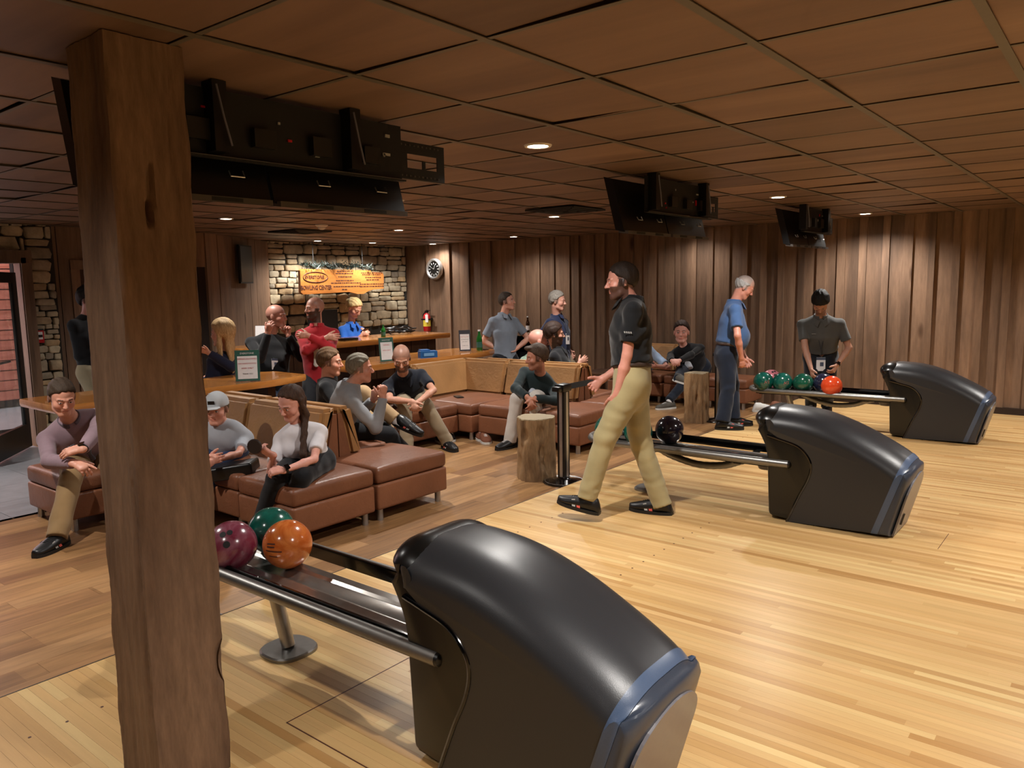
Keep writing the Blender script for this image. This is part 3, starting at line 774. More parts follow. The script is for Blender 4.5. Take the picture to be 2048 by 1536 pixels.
def ball(p, mat, label, hole=None, mark=None, group=None):
    t = thing('bowling_ball', label, 'bowling ball', p, group or 'bowling balls on the racks')
    v, f = sphere(.108); mk('shell', v, f, mat, t, True)
    if hole is None: hole = (rnd.uniform(-1, 1), rnd.uniform(.2, 1), rnd.uniform(-.6, .2))
    h = Vector(hole).normalized(); a = h.orthogonal().normalized(); c = h.cross(a)
    for k, (da, dc, r_) in enumerate(((.0, .0, .0135), (.030, .004, .0125), (.012, -.052, .015))):
        d = (h * .108 + a * da + c * dc).normalized(); x = d.orthogonal().normalized(); y = d.cross(x)
        b = B()
        b.add([d * .1087 + (x * math.cos(2 * PI * i / 16) + y * math.sin(2 * PI * i / 16)) * r_ for i in range(16)] + [d * .0880 + (x * math.cos(2 * PI * i / 16) + y * math.sin(2 * PI * i / 16)) * r_ for i in range(16)],
              [(i, (i + 1) % 16, 16 + (i + 1) % 16, 16 + i) for i in range(16)] + [tuple(range(16))])
        b.make('finger_hole', M['black_matte'], t, org=(0, 0, 0))
    if mark:
        d = Vector(mark[0]).normalized(); x = Vector((0, 0, 1)).cross(d).normalized(); y = d.cross(x); b = B()
        for (u0, v0, u1, v1) in mark[2]:
            P = [(u0, v0), (u1, v0), (u1, v1), (u0, v1)]
            if abs(u1 - u0) < abs(v1 - v0): P = [(u0, v0), (u0 + .005, v0), (u1 + .005, v1), (u1, v1)]
            for i_ in range(6):
                q_ = [tuple(P[k0][w_] + (P[k1][w_] - P[k0][w_]) * tt for w_ in (0, 1)) for k0, k1, tt in ((0, 1, i_ / 6), (0, 1, (i_ + 1) / 6), (3, 2, (i_ + 1) / 6), (3, 2, i_ / 6))] if abs(u1 - u0) >= abs(v1 - v0) else [tuple(P[k0][w_] + (P[k1][w_] - P[k0][w_]) * tt for w_ in (0, 1)) for k0, k1, tt in ((0, 3, i_ / 6), (1, 2, i_ / 6), (1, 2, (i_ + 1) / 6), (0, 3, (i_ + 1) / 6))]
                b.add([(d * .108 + x * a_ + y * c_).normalized() * .1090 for a_, c_ in q_], [(0, 1, 2, 3)])
        b.make('engraving', mark[1], t, org=(0, 0, 0))
    return t
M['b_or'] = ballmat('orange_swirl', 'b85a24', 'e08a48'); M['b_gr'] = ballmat('green_swirl', '0c4a40', '1f6a5c'); M['b_ma'] = ballmat('maroon_swirl', '6e1e34', '8f5a68', .2)
M['b_gr2'] = ballmat('deep_green_swirl', '0e4436', '175a44'); M['b_bk'] = ballmat('black_purple', '18141e', '2a2230'); M['b_nv'] = ballmat('dark_navy', '1a1c30', '2c3048'); M['b_rd'] = ballmat('bright_red_orange', 'd0401c', 'e2592e'); M['b_pk'] = ballmat('pink_swirl', 'b0606c', 'd08890')
cdir = (.8, -.45, .3)
mk_or = ((.45, -.86, .10), M['burnt'], [(-.050, .020, -.004, .027), (-.050, .006, -.006, .013), (-.060, -.012, .028, -.006), (-.040, -.036, .006, -.031)])
txt = [(-.03, -.02, -.02, .015), (-.02, .015, -.008, -.012), (-.008, -.012, .004, .018), (.01, .015, .03, .018), (.012, -.012, .028, -.009), (.02, -.01, .02, .015)]
mk_g = ((.62, -.74, .05), plain('worn_pink_engraving', 'a05a50', .7), txt)
bz = .472
ball((-2.86, 1.955, bz), M['b_or'], 'bright orange bowling ball with engraved lines, on the nearest rack', (-.3, .8, .6), mk_or)
ball((-3.09, 2.03, bz), M['b_gr'], 'dark green bowling ball behind the orange ball on the nearest rack', (-.3, .8, .6))
ball((-3.05, 1.80, bz), M['b_ma'], 'maroon bowling ball with grey scuffs, partly hidden by the timber pillar', (.35, -.55, .62))
ball((-3.11, 5.07, bz), M['b_gr'], 'dark green bowling ball at the open end of the middle rack', (-.3, .8, .3))
ball((-2.86, 5.09, bz), M['b_gr'], 'green bowling ball with pink lettering seen between the walking man\'s legs', (-.3, .8, .3), mk_g)
ball((-2.70, 5.29, bz), M['b_bk'], 'glossy black-purple bowling ball just right of the walking man on the middle rack', (-.3, .8, .3))
ball((-3.15, 8.42, bz), M['b_gr'], 'leftmost green bowling ball with lettering on the farthest rack', (-.3, .8, .3), mk_g)
ball((-2.95, 8.46, bz), M['b_gr'], 'second green ball on the farthest rack, big lettering facing us', (-.3, .8, .3), mk_g)
ball((-2.74, 8.50, bz), M['b_gr2'], 'plain green ball right of the two lettered ones on the farthest rack', (-.3, .8, .3))
ball((-2.555, 8.60, bz), M['b_nv'], 'dark navy bowling ball half behind the bright red one', (-.3, .8, .3))
ball((-2.42, 8.43, bz), M['b_rd'], 'bright red-orange bowling ball on the farthest rack', (-.3, .8, .3))
ball((-3.16, 8.69, bz), M['b_pk'], 'pink bowling ball with a finger hole showing, behind the leftmost green one', (.3, -.5, .8))

ZK, ZD = 1.07, LZ
# ------------------------------------------------------------------ lounge seating
def seat_unit(x0, x1, y0, y1, label, legs='four', backs=(), name='sofa_module', cat='sofa', group='brown leatherette lounge modules'):
    t = thing(name, label, cat, ((x0 + x1) / 2, (y0 + y1) / 2, 0), group)
    g = .006
    v, f = rbox(x0 + g, x1 - g, y0 + g, y1 - g, .085, .262, .02, 3); mk('base', v, f, M['base'], t, True, t['_o'], sharp=60)
    v, f = rbox(x0 + g, x1 - g, y0 + g, y1 - g, .264, .375, .035, 4, puff=.022); mk('seat_cushion', v, f, M['seat'], t, True, t['_o'], sharp=60)
    for sx in (x0 + .06, x1 - .06):
        for sy in (y0 + .06, y1 - .06):
            B().lathe([(.022, 0), (.022, .088)], (sx, sy, 0), 14).make('leg', M['leg'], t, True)
    for (p0, p1, nrm) in backs:
        p0, p1, nrm = Vector(p0), Vector(p1), Vector(nrm); L = (p1 - p0).length; d = (p1 - p0) / L
        def sweep(poly, u0, u1, name, mat, bev):
            bm = bmesh.new()
            vs = [[bm.verts.new(p0 + d * u + nrm * a + Vector((0, 0, z))) for a, z in poly] for u in (u0, u1)]
            n = len(poly)
            bm.faces.new(vs[0]); bm.faces.new(list(reversed(vs[1])))
            for i in range(n): bm.faces.new((vs[0][i], vs[1][i], vs[1][(i + 1) % n], vs[0][(i + 1) % n]))
            bmesh.ops.recalc_face_normals(bm, faces=bm.faces)
            if bev: bmesh.ops.bevel(bm, geom=bm.edges[:], offset=bev, segments=4, affect='EDGES')
            bm.verts.index_update(); V = [tuple(x.co) for x in bm.verts]; Fc = [tuple(x.index for x in q.verts) for q in bm.faces]; bm.free()
            mk(name, V, Fc, mat, t, True, t['_o'], sharp=60)
        sweep([(0, .28), (.125, .28), (.035, .70), (0, .70)], .012, L - .012, 'back_panel', M['base'], 0)
        sweep([(.10, .375), (.215, .375), (.125, .745), (.01, .745), (.01, .715), (.035, .70)], .004, L - .004, 'back_cushion', M['cush'], .028)
    return t
MY = (0, -1, 0); PY = (0, 1, 0); PX = (1, 0, 0)
seat_unit(-4.52, -3.90, 2.72, 3.385, 'brown backless end seat under the girl in the white shirt')
seat_unit(-4.52, -3.90, 3.40, 4.09, 'brown backless end seat with nobody on it, nearest the wooden floor edge')
seat_unit(-5.42, -4.54, 2.74, 3.30, 'tan-backed sofa module behind the seated boy, facing the lanes', backs=[((-5.29, 3.47, 0), (-4.38, 3.47, 0), MY)])
seat_unit(-5.95, -5.44, 2.74, 3.30, 'tan-backed sofa module mostly hidden behind the timber pillar', backs=[((-5.98, 3.47, 0), (-5.30, 3.47, 0), MY)])
seat_unit(-5.42, -4.54, 3.50, 4.09, 'sofa module facing away, under the man in the grey pullover', backs=[((-5.29, 3.48, 0), (-4.38, 3.48, 0), PY)])
seat_unit(-5.92, -5.44, 3.50, 4.09, 'sofa module facing away, under the man in the black pullover', backs=[((-5.94, 3.48, 0), (-5.30, 3.48, 0), PY)])
seat_unit(-6.10, -5.42, 2.03, 2.72, 'brown cube ottoman under the man in the mauve quarter-zip')
seat_unit(-5.97, -5.38, 5.12, 5.83, 'brown seat module under the man in the dark polo', backs=[])
seat_unit(-5.97, -5.22, 5.84, 6.62, 'corner sofa module with a phone on its seat', backs=[((-6.16, 5.86, 0), (-6.16, 6.80, 0), PX), ((-6.14, 6.80, 0), (-5.43, 6.80, 0), MY)])
seat_unit(-5.20, -4.52, 5.90, 6.62, 'tan-backed sofa module under the man in the dark green jacket', backs=[((-5.42, 6.80, 0), (-4.46, 6.80, 0), MY)])
seat_unit(-4.50, -3.93, 5.90, 6.60, 'brown backless end seat behind the black crowd-control post')
seat_unit(-5.9, -5.2, 6.99, 7.55, 'sofa module facing the board wall, under the bald man', backs=[((-5.9, 6.82, 0), (-5.2, 6.82, 0), PY)])
seat_unit(-5.18, -4.50, 6.99, 7.55, 'sofa module facing the board wall, under the bearded man', backs=[((-5.19, 6.82, 0), (-4.46, 6.82, 0), PY)])
seat_unit(-4.44, -3.93, 6.62, 7.25, 'brown backless end seat behind the one by the crowd-control post')
seat_unit(-5.62, -4.78, 9.12, 9.66, 'tan-backed sofa module along the board wall, under the person in light blue', backs=[((-5.62, 9.70, 0), (-4.80, 9.70, 0), MY)])
seat_unit(-4.76, -4.20, 9.12, 9.66, 'brown seat by the board wall under the woman in the black hoodie')
seat_unit(-4.18, -3.62, 9.12, 9.66, 'empty brown seat by the board wall behind the square log stump')

# live-edge tables and the bar
def slab(name, x0, x1, y0, y1, z, th, mat, parent, seed=1, round_end=None):
    rr = random.Random(seed); n = 26; a = []; c = []
    ph = rr.uniform(0, 6)
    for i in range(n + 1):
        u = i / n; y = y0 + (y1 - y0) * u
        w1 = .018 * math.sin(u * 9 + ph) + .009 * math.sin(u * 23 + ph * 2)
        e = 0
        if round_end: e = .10 * max(0, (u - .86) / .14) ** 2
        a.append((x1 + w1 - e, y)); c.append((x0 + w1 * .7 + e, y))
    poly = a + c[::-1]; m = len(poly)
    cx, cy = (x0 + x1) / 2, (y0 + y1) / 2
    v = []
    for (s, zz) in ((.985, z - th), (1.0, z - th * .7), (1.0, z - .012), (.99, z)):
        v += [(cx + (x - cx) * s, cy + (y - cy) * (1 - (1 - s) * .4), zz) for x, y in poly]
    f = [(k * m + i, k * m + (i + 1) % m, (k + 1) * m + (i + 1) % m, (k + 1) * m + i) for k in range(3) for i in range(m)] + [tuple(range(m)), tuple(range(3 * m, 4 * m))]
    return mk(name, v, f, mat, parent, True, parent['_o'], sharp=40)
TZ = .78
def ledge(y0, y1, label, seed, dx=0):
    t = thing('live_edge_table', label, 'table', (-6.38 + dx, (y0 + y1) / 2, 0), 'live-edge tables behind the sofas')
    slab('tabletop', -6.74 + dx, -6.02 + dx, y0, y1, TZ, .06, M['bar_top'], t, seed, True)
    for yy in (y0 + .3, y1 - .35):
        B().box(-6.60 + dx, -6.18 + dx, yy - .04, yy + .04, 0, TZ - .06).make('leg', M['bar_wood'], t)
    B().box(-6.42 + dx, -6.36 + dx, y0 + .3, y1 - .35, .45, .57).make('stretcher', M['bar_wood'], t)
    return t
ledge(2.25, 4.50, 'live-edge wooden table with the green bordered card, behind the girl', 3)
ledge(5.15, 7.52, 'live-edge wooden table with the blue box, behind the corner sofa', 8, -.17)
bar = thing('bar_counter', 'long varnished wooden bar counter in front of the stone wall', 'counter', (-7.7, 6.3, 0))
slab('countertop', -8.02, -7.30, 4.75, 7.78, .95, .065, M['bar_top'], bar, 5)
for i in range(18):
    y0_ = 4.85 + i * .155
    o = B().box(-7.48, -7.455 + .006 * (i % 2), y0_, y0_ + .15, .04, .885).make('front_board', M['bar_wood'], bar)
B().box(-7.88, -7.48, 4.85, 7.62, .04, .885).make('carcass', M['bar_wood'], bar)
B().box(-7.44, -7.42, 4.85, 7.62, .60, .66).box(-7.44, -7.42, 4.85, 7.62, .04, .12).make('front_rail', M['bar_wood'], bar)
bs = thing('back_shelf', 'low black shelf with a pale top behind the grey polo man', 'shelf', (-7.3, 9.5, 0))
B().box(-7.65, -6.75, 9.2, 9.75, .82, .86).make('shelf_top', M['wall'], bs)
B().box(-7.62, -6.78, 9.23, 9.73, 0, .05).box(-7.62, -7.58, 9.23, 9.73, 0, .82).box(-6.82, -6.78, 9.23, 9.73, 0, .82).box(-7.6, -6.8, 9.67, 9.73, 0, .82).box(-7.6, -6.8, 9.25, 9.73, .42, .45).make('carcass', M['black_matte'], bs)
lt = thing('low_table', 'low square wooden table past the seats, in front of the board wall', 'table', (-5.2, 8.4, 0))
B().box(-5.5, -4.75, 8.2, 8.75, .40, .46).make('tabletop', M['bar_wood'], lt)
for sx in (-5.45, -4.82):
    for sy in (8.25, 8.68): B().box(sx, sx + .05, sy, sy + .05, 0, .40).make('leg', M['bar_wood'], lt)

# log stumps
def stump(c, r, h, label, seed, top, n=64, flat=0):
    rr = random.Random(seed); v = []; K = 34; ph = [rr.uniform(0, 6) for _ in range(8)]
    pits = [(rr.uniform(0, 2 * PI), rr.uniform(.08, h * .9), rr.uniform(.02, .05), rr.uniform(.12, .45)) for _ in range(16)]
    for k in range(K + 1):
        z = h * k / K
        for j in range(n):
            a = 2 * PI * j / n
            if flat:
                q = max(abs(math.cos(a)), abs(math.sin(a))); base_r = r * (1.0 / q ** .8) * .93
            else: base_r = r
            q = base_r * (1 + .05 * math.sin(3 * a + ph[0]) + .03 * math.sin(7 * a + ph[1] + z * 2) + .026 * math.sin(17 * a + ph[2] + 2 * math.sin(z * 9)) + .018 * math.sin(29 * a + ph[3] + z * 3) + .03 * (1 - z / h) ** 2)
            for pa, pz, pr, dp in pits:
                da = (a - pa + PI) % (2 * PI) - PI
                e = (da * r / pr) ** 2 + ((z - pz) / (pr * 2.2)) ** 2
                if e < 1: q -= pr * dp * 1.7 * (1 - e)
            v.append((c[0] + q * math.cos(a), c[1] + q * math.sin(a), z))
    f = [(k * n + j, k * n + (j + 1) % n, (k + 1) * n + (j + 1) % n, (k + 1) * n + j) for k in range(K) for j in range(n)] + [tuple(reversed(range(n)))]
    t = thing('log_stump', label, 'stump table', (c[0], c[1], 0), 'log stump side tables')
    mk('trunk', v, f, M['bark'], t, True, t['_o'], sharp=60)
    b = B(); ring = v[K * n:]
    b.add([(c[0] + (x - c[0]) * s, c[1] + (y - c[1]) * s, h + dz) for s, dz in ((1.0, 0), (.985, .008), (.4, .010)) for x, y, z in ring] + [(c[0], c[1], h + .01)],
          [(k * n + j, k * n + (j + 1) % n, (k + 1) * n + (j + 1) % n, (k + 1) * n + j) for k in range(2) for j in range(n)] + [(2 * n + j, 2 * n + (j + 1) % n, 3 * n) for j in range(n)])
    b.make('cut_top', M[top], t, True)
    return t
M['bark'] = wood('weathered_log', '6e5236', 'c49e72', 'Z', 5, 9.0, .7, .1, .5, .6)
def ringmat(name, a, c):
    m, nt, b = newmat(name); v = mapped(nt, rand=False)
    wv = N(nt, 'ShaderNodeTexWave', wave_type='RINGS', rings_direction='Z'); wv.inputs['Scale'].default_value = 22; wv.inputs['Distortion'].default_value = 2.5; wv.inputs['Detail'].default_value = 3
    nt.links.new(v, wv.inputs['Vector'])
    rp = ramp(nt, wv.outputs['Fac'], [(0, lin(a)), (1, lin(c))]); nt.links.new(rp.outputs[0], b.inputs['Base Color']); b.inputs['Roughness'].default_value = .6
    return m
M['rings'] = ringmat('grey_cut_wood_rings', '8a7658', 'a89878')
stump((-3.78, 5.02), .155, .505, 'round gnarled log stump beside the black crowd-control post', 2, 'rings')
stump((-3.80, 8.12), .120, .56, 'squarish log stump beside the legs of the man in the blue polo', 5, 'rings', flat=1)

# crowd-control posts
def post(c, label, belt=None):
    t = thing('barrier_post', label, 'barrier post', (c[0], c[1], 0), 'black crowd-control posts')
    x, y = c
    B().lathe([(.17, 0), (.172, .008), (.15, .018), (.06, .03), (.045, .04), (.04, .05)], (x, y, 0), 32).make('foot', M['gloss_black'], t, True)
    B().lathe([(.152, .0175), (.156, .0185), (.156, .0165)], (x, y, 0), 32).make('foot_ring', M['steel'], t, True)
    B().box(x - .035, x + .035, y - .035, y + .035, .04, .76).make('post', M['black'], t)
    B().box(x + .0355, x + .038, y - .014, y + .014, .05, .74).box(x - .014, x + .014, y - .038, y - .0355, .05, .74).make('post_strip', M['steel'], t)
    v, f = rbox(x - .045, x + .045, y - .06, y + .06, .745, .805, .012, 2); mk('belt_cassette', v, f, M['black'], t, True, t['_o'], sharp=50)
    v, f = rbox(x - .035, x + .035, y - .11, y - .055, .75, .79, .01, 2); mk('belt_clip', v, f, M['black'], t, True, t['_o'], sharp=50)
    if belt: B().box(x - .001, x + .001, y + .055, belt, .75, .797).make('belt', M['belt'], t)
    return t
M['belt'] = fabric('black_belt_webbing', '15171b', .7)
post((-3.50, 5.02), 'black crowd-control post with its belt drawn out, beside the gnarled stump', 5.62)
post((-3.37, 1.77), 'black crowd-control post hidden behind the timber pillar, only its round foot showing')
post((-3.62, 8.30), 'black crowd-control post standing behind the man in the blue polo')

ZK, ZD = 1.0, 0.0
# ------------------------------------------------------------------ overhead monitors
def monitor(Y0, Y1, label, flap, seed, hang):
    rr = random.Random(seed); t = thing('overhead_monitors', label, 'monitor', (-2.82, (Y0 + Y1) / 2, CEIL), 'ceiling monitors over the ball returns')
    mid = (Y0 + Y1) / 2
    def tilt(x, z): return x - (z - 1.94) * .26
    for q, (a, c) in enumerate(((Y0, mid - .008), (mid + .008, Y1))):
        b = B(); v = []
        for (dx, z) in ((-.035, 1.955), (.03, 1.94), (.03, 2.30), (-.035, 2.32)):
            for y in (a, c): v.append((tilt(-2.76 + dx, z), y, z))
        b.add(v, [(0, 2, 3, 1), (2, 4, 5, 3), (4, 6, 7, 5), (6, 0, 1, 7), (0, 6, 4, 2), (1, 3, 5, 7)]); b.make('display', M['black'], t)
        b = B(); v = []
        for (dx, z) in ((-.02, 1.935), (.055, 1.925), (.055, 1.948), (-.02, 1.955)):
            for y in (a + .01, c - .01): v.append((-2.76 + dx, y, z))
        b.add(v, [(0, 2, 3, 1), (2, 4, 5, 3), (4, 6, 7, 5), (6, 0, 1, 7), (0, 6, 4, 2), (1, 3, 5, 7)]); b.make('lower_bezel', M['bezel'], t)
        for u in (.2, .62): B().box(-2.705, -2.703, a + (c - a) * u, a + (c - a) * (u + .18), 1.930, 1.944).make('speaker_slot', M['black_matte'], t)
        for u in (.35, .8):
            yy = a + (c - a) * u; B().tube([(-2.742, yy - .03, 2.05), (-2.73, yy - .03, 2.03), (-2.73, yy + .03, 2.03), (-2.742, yy + .03, 2.055)], .003, 6).make('wire_handle', M['steel'], t, True)
    pa = Y0 + .22
    B().box(-2.70, -2.692, pa, Y1 - .05, 2.085, 2.33).box(-2.70, -2.665, pa, Y1 - .05, 2.080, 2.088).make('backing_plate', M['black_matte'], t)
    B().box(-2.70, -2.66, pa, Y1 - .05, 2.086, 2.0875).make('plate_edge', M['rail'], t)
    for yy in hang:
        B().box(-2.70, -2.63, yy - .028, yy + .028, 2.10, CEIL).make('hanger', M['black'], t)
        B().tube([(-2.615, yy - .02, 2.33), (-2.61, yy, 2.22), (-2.615, yy + .03, 2.12)], .004, 6).make('cable', M['grey_cable'], t, True)
    for q in range(9):
        yy = rr.uniform(pa + .05, Y1 - .1); zz = rr.uniform(2.12, 2.28); w_, h_ = rr.uniform(.01, .05), rr.uniform(.006, .014)
        if rr.random() < .3: w_, h_ = h_, w_ * .8
        B().box(-2.690, -2.684, yy, yy + w_, zz, zz + h_).make('wall_plate_tag', M[rr.choice(['label_grey', 'label_grey', 'steel', 'red', 'label_grey'])], t)
    for q in range(4):
        yy = pa + (Y1 - pa) * (.1 + .22 * q); B().box(-2.692, -2.66, yy, yy + rr.uniform(.06, .1), 2.14, 2.14 + rr.uniform(.05, .1)).make('power_box', M['inner'], t)
    # perforated flap
    y0, y1 = Y1 - .06, Y1 + flap; b = B()
    for (a, c, z0, z1) in ((y0, y1, 2.10, 2.13), (y0, y1, 2.24, 2.27), (y0, y0 + .05, 2.13, 2.24), (y1 - .05, y1, 2.13, 2.24), (y0 + .05, y1 - .05, 2.13, 2.15), (y0 + .05, y1 - .05, 2.215, 2.24), ((y0 + y1) / 2, (y0 + y1) / 2 + .02, 2.15, 2.19)):
        b.box(-2.70, -2.695, a, c, z0, z1)
    b.make('perforated_flap', M['black_matte'], t)
    b = B()
    for i in range(10): b.box(-2.694, -2.693, y0 + .01 + i * (y1 - y0 - .03) / 10, y0 + .018 + i * (y1 - y0 - .03) / 10, 2.11, 2.118).box(-2.694, -2.693, y0 + .01 + i * (y1 - y0 - .03) / 10, y0 + .018 + i * (y1 - y0 - .03) / 10, 2.25, 2.258)
    b.make('flap_perforations', M['bezel'], t)['kind'] = 'stuff'
    return t
M['bezel'] = plain('grey_monitor_bezel', '4a4440', .45); M['grey_cable'] = plain('grey_cable', '6a6a78', .5); M['label_grey'] = plain('pale_label', '9a9a98', .5)
monitor(1.16, 2.62, 'nearest hanging monitors with steel back frame, half behind the timber pillar', .24, 1, (1.62, 2.25))
monitor(4.66, 5.96, 'middle pair of hanging monitors seen from behind', .14, 2, (4.95, 5.76))
monitor(7.94, 9.12, 'farthest and smallest hanging monitors, close to the board wall', .08, 3, (8.12, 8.85))

# ------------------------------------------------------------------ sign over the bar
def text(parent, name, s, size, org, ax, ay, mat, bold=0.0, xs=1.0, align='CENTER', ext=.002):
    cu = bpy.data.curves.new(name, 'FONT'); cu.body = s; cu.size = size; cu.align_x = align; cu.offset = bold; cu.extrude = ext; cu.resolution_u = 2
    o = bpy.data.objects.new(name, cu); COL.objects.link(o)
    dg = bpy.context.evaluated_depsgraph_get(); me = bpy.data.meshes.new_from_object(o.evaluated_get(dg)); bpy.data.objects.remove(o)
    ax, ay = Vector(ax), Vector(ay); az = ax.cross(ay); po = Vector(parent['_o']); org = Vector(org)
    for v in me.vertices: v.co = Vector(T(org + ax * v.co.x * xs + ay * v.co.y + az * v.co.z)) - po
    me.materials.append(mat); r_ = bpy.data.objects.new(name, me); COL.objects.link(r_); r_.parent = parent
    return r_
sg = thing('hanging_sign', 'long honey-coloured wooden slab sign hanging before the stone wall', 'sign', (-10.6, 8.64, 1.70))
pts = [(7.76, 1.88), (7.80, 1.905), (9.25, 1.885), (9.27, 1.855), (9.53, 1.85), (9.56, 1.80), (9.55, 1.56), (9.30, 1.545), (9.18, 1.52), (9.08, 1.475), (8.94, 1.475), (8.75, 1.515), (7.80, 1.49), (7.755, 1.53)]
b = B().prism([(a - 8.64, c - 1.70) for a, c in pts], .06, (-10.64, 8.64, 1.70), (0, 1, 0), (0, 0, 1), (1, 0, 0)); b.make('slab', M['sign'], sg)
sxf = -10.579
text(sg, 'lettering', 'BOWLING CENTER', .10, (sxf, 8.07, 1.565), (0, 1, 0), (0, 0, 1), M['burnt'], .002, .72)
text(sg, 'lettering', 'EVERSTONE', .075, (sxf, 8.04, 1.745), (0, 1, 0), (0, 0, 1), M['burnt'], .002, .95)
oval = [(sxf, 8.04 + .245 * math.cos(a) + .02, 1.77 + .085 * math.sin(a)) for a in np.linspace(0, 2 * PI, 40)[:-1]]
B().tube(oval, .006, 6, True).make('logo_oval', M['burnt'], sg, True)
b = B(); rr = random.Random(12)
for (yc_, z_, w_) in ((8.66, 1.86, .3), (8.66, 1.82, .36), (8.68, 1.765, .3), (8.66, 1.70, .36), (8.68, 1.66, .62), (8.72, 1.60, .6), (8.66, 1.55, .12), (9.26, 1.83, .45), (9.26, 1.80, .4), (9.3, 1.75, .34), (9.3, 1.71, .3), (9.26, 1.635, .52), (9.26, 1.595, .52)):
    y_ = yc_ - w_ / 2
    while y_ < yc_ + w_ / 2:
        l_ = rr.uniform(.02, .06); b.box(sxf - .001, sxf + .001, y_, y_ + l_, z_, z_ + .018); y_ += l_ + .013
b.make('menu_lines', M['burnt'], sg)
for yy in (8.05, 9.10): B().tube([(-10.61, yy, 1.88), (-10.61, yy, CEIL)], .006, 8).make('hanging_rod', M['black_matte'], sg, True)
gv = []; gf = []; rr = random.Random(5)
for i in range(1500):
    y_ = rr.uniform(7.82, 9.32); c = Vector((-10.61 + rr.gauss(0, .04), y_, 1.925 + abs(rr.gauss(0, .035)) + .02 * math.sin(y_ * 17)))
    if y_ > 9.24: c.z -= (y_ - 9.24) * 1.2
    d = Vector((rr.uniform(-1, 1), rr.uniform(-1, 1), rr.uniform(-.6, 1))).normalized() * rr.uniform(.03, .07); s_ = d.orthogonal().normalized() * .006
    k = len(gv); gv += [c - s_, c + s_, c + d]; gf.append((k, k + 1, k + 2))
g_ = mk('evergreen_garland', gv, gf, plain('dark_evergreen', '10201a', .5), None, False, (-10.61, 8.6, 1.92)); g_.location = (-10.61, 8.6, 1.92)
tag(g_, 'dark evergreen garland lying along the top of the hanging wooden sign', 'garland')

# wall clock
ck = thing('wall_clock', 'round wall clock with silver rim and black face on the board wall', 'clock', (-10.17, BACK - .03, 1.90))
yk = BACK - .03
B().lathe([(.14, -.03), (.155, -.06), (.175, -.065), (.195, -.04), (.20, -.0)], (-10.17, yk, 1.90), 40, 'Y').make('rim', M['steel'], ck, True)
B().lathe([(.148, -.030), (.148, -.036)], (-10.17, yk, 1.90), 40, 'Y').make('dial', M['black'], ck)
b = B()
for i in range(12):
    a = i * PI / 6; rot = Matrix.Rotation(a, 3, 'Y'); b.box(-10.17 - .008, -10.17 + .008, yk - .039, yk - .037, 1.90 + .09, 1.90 + .13, rot, (-10.17, yk - .038, 1.90))
b.make('hour_marks', M['label_grey'], ck)
b = B().box(-10.174, -10.166, yk - .042, yk - .04, 1.9, 1.98, Matrix.Rotation(.4, 3, 'Y'), (-10.17, yk - .04, 1.9)).box(-10.173, -10.167, yk - .044, yk - .042, 1.9, 2.01, Matrix.Rotation(-1.1, 3, 'Y'), (-10.17, yk - .04, 1.9)); b.make('hands', M['label_grey'], ck)
# extinguisher
fx, fy = -10.34, 10.38
fe = thing('fire_extinguisher', 'red fire extinguisher hanging where the stone wall meets the board wall', 'extinguisher', (fx, fy, .72))
B().lathe([(.01, .74), (.06, .745), (.07, .76), (.07, 1.02), (.055, 1.06), (.025, 1.085), (.02, 1.10)], (fx, fy, 0), 24).make('cylinder', M['red'], fe, True)
B().lathe([(.0705, .84), (.0715, .84), (.0715, .98), (.0705, .98)], (fx, fy, 0), 24).make('label_band', plain('yellow_label', 'd8c040', .5), fe, True)
B().box(fx - .025, fx + .025, fy - .03, fy + .03, 1.10, 1.13).box(fx - .012, fx + .09, fy - .012, fy + .012, 1.13, 1.145).make('valve', M['black'], fe)
B().tube([(fx - .03, fy, 1.11), (fx - .09, fy, 1.06), (fx - .095, fy, .9), (fx - .08, fy, .82)], .012, 8).make('hose', M['black'], fe, True)
B().box(fx - .03, fx + .03, fy + .06, BACK + .01, .95, .99).box(fx - .075, fx + .075, fy - .075, fy + .075, .958, .982).make('wall_bracket', M['black'], fe)
B().box(fx + .05, fx + .12, fy - .09, fy - .085, .92, 1.06).make('inspection_tag', M['white'], fe)

ZK, ZD = 1.07, LZ
# things on the bar and tables ------------------------------------------
def card(c, wd, h, ang, label, lines=None, border='green_card', head=True, group='table cards'):
    ax = Vector((math.cos(ang), math.sin(ang), 0)); t = thing('table_card', label, 'card', c, group); n = ax.cross(Vector((0, 0, 1)))
    up = (Vector((0, 0, 1)) - n * .12).normalized(); o_ = Vector(c)
    B().prism([(-wd / 2, .004), (wd / 2, .004), (wd / 2, h), (-wd / 2, h)], .004, o_ - n * .003, ax, up, n).make('holder', M['acrylic'], t)
    B().prism([(-wd / 2, -.035), (wd / 2, -.035), (wd / 2, .03), (-wd / 2, .03)], .004, o_, ax, -n, (0, 0, 1)).make('foot', M['acrylic'], t)
    B().prism([(-wd / 2 + .004, .008), (wd / 2 - .004, .008), (wd / 2 - .004, h - .005), (-wd / 2 + .004, h - .005)], .002, o_ + n * .0015, ax, up, n).make('border', M[border], t)
    B().prism([(-wd * .39, h * .09), (wd * .39, h * .09), (wd * .39, h * .80), (-wd * .39, h * .80)], .001, o_ + n * .0036, ax, up, n).make('sheet', M['white'], t)
    if lines:
        for s, z, sz, mt in lines: text(t, 'print', s, sz, o_ + up * (h * z) + n * .0052, ax, up, M[mt], .0, 1, ext=.0003)
    return t
ca = PI * .22
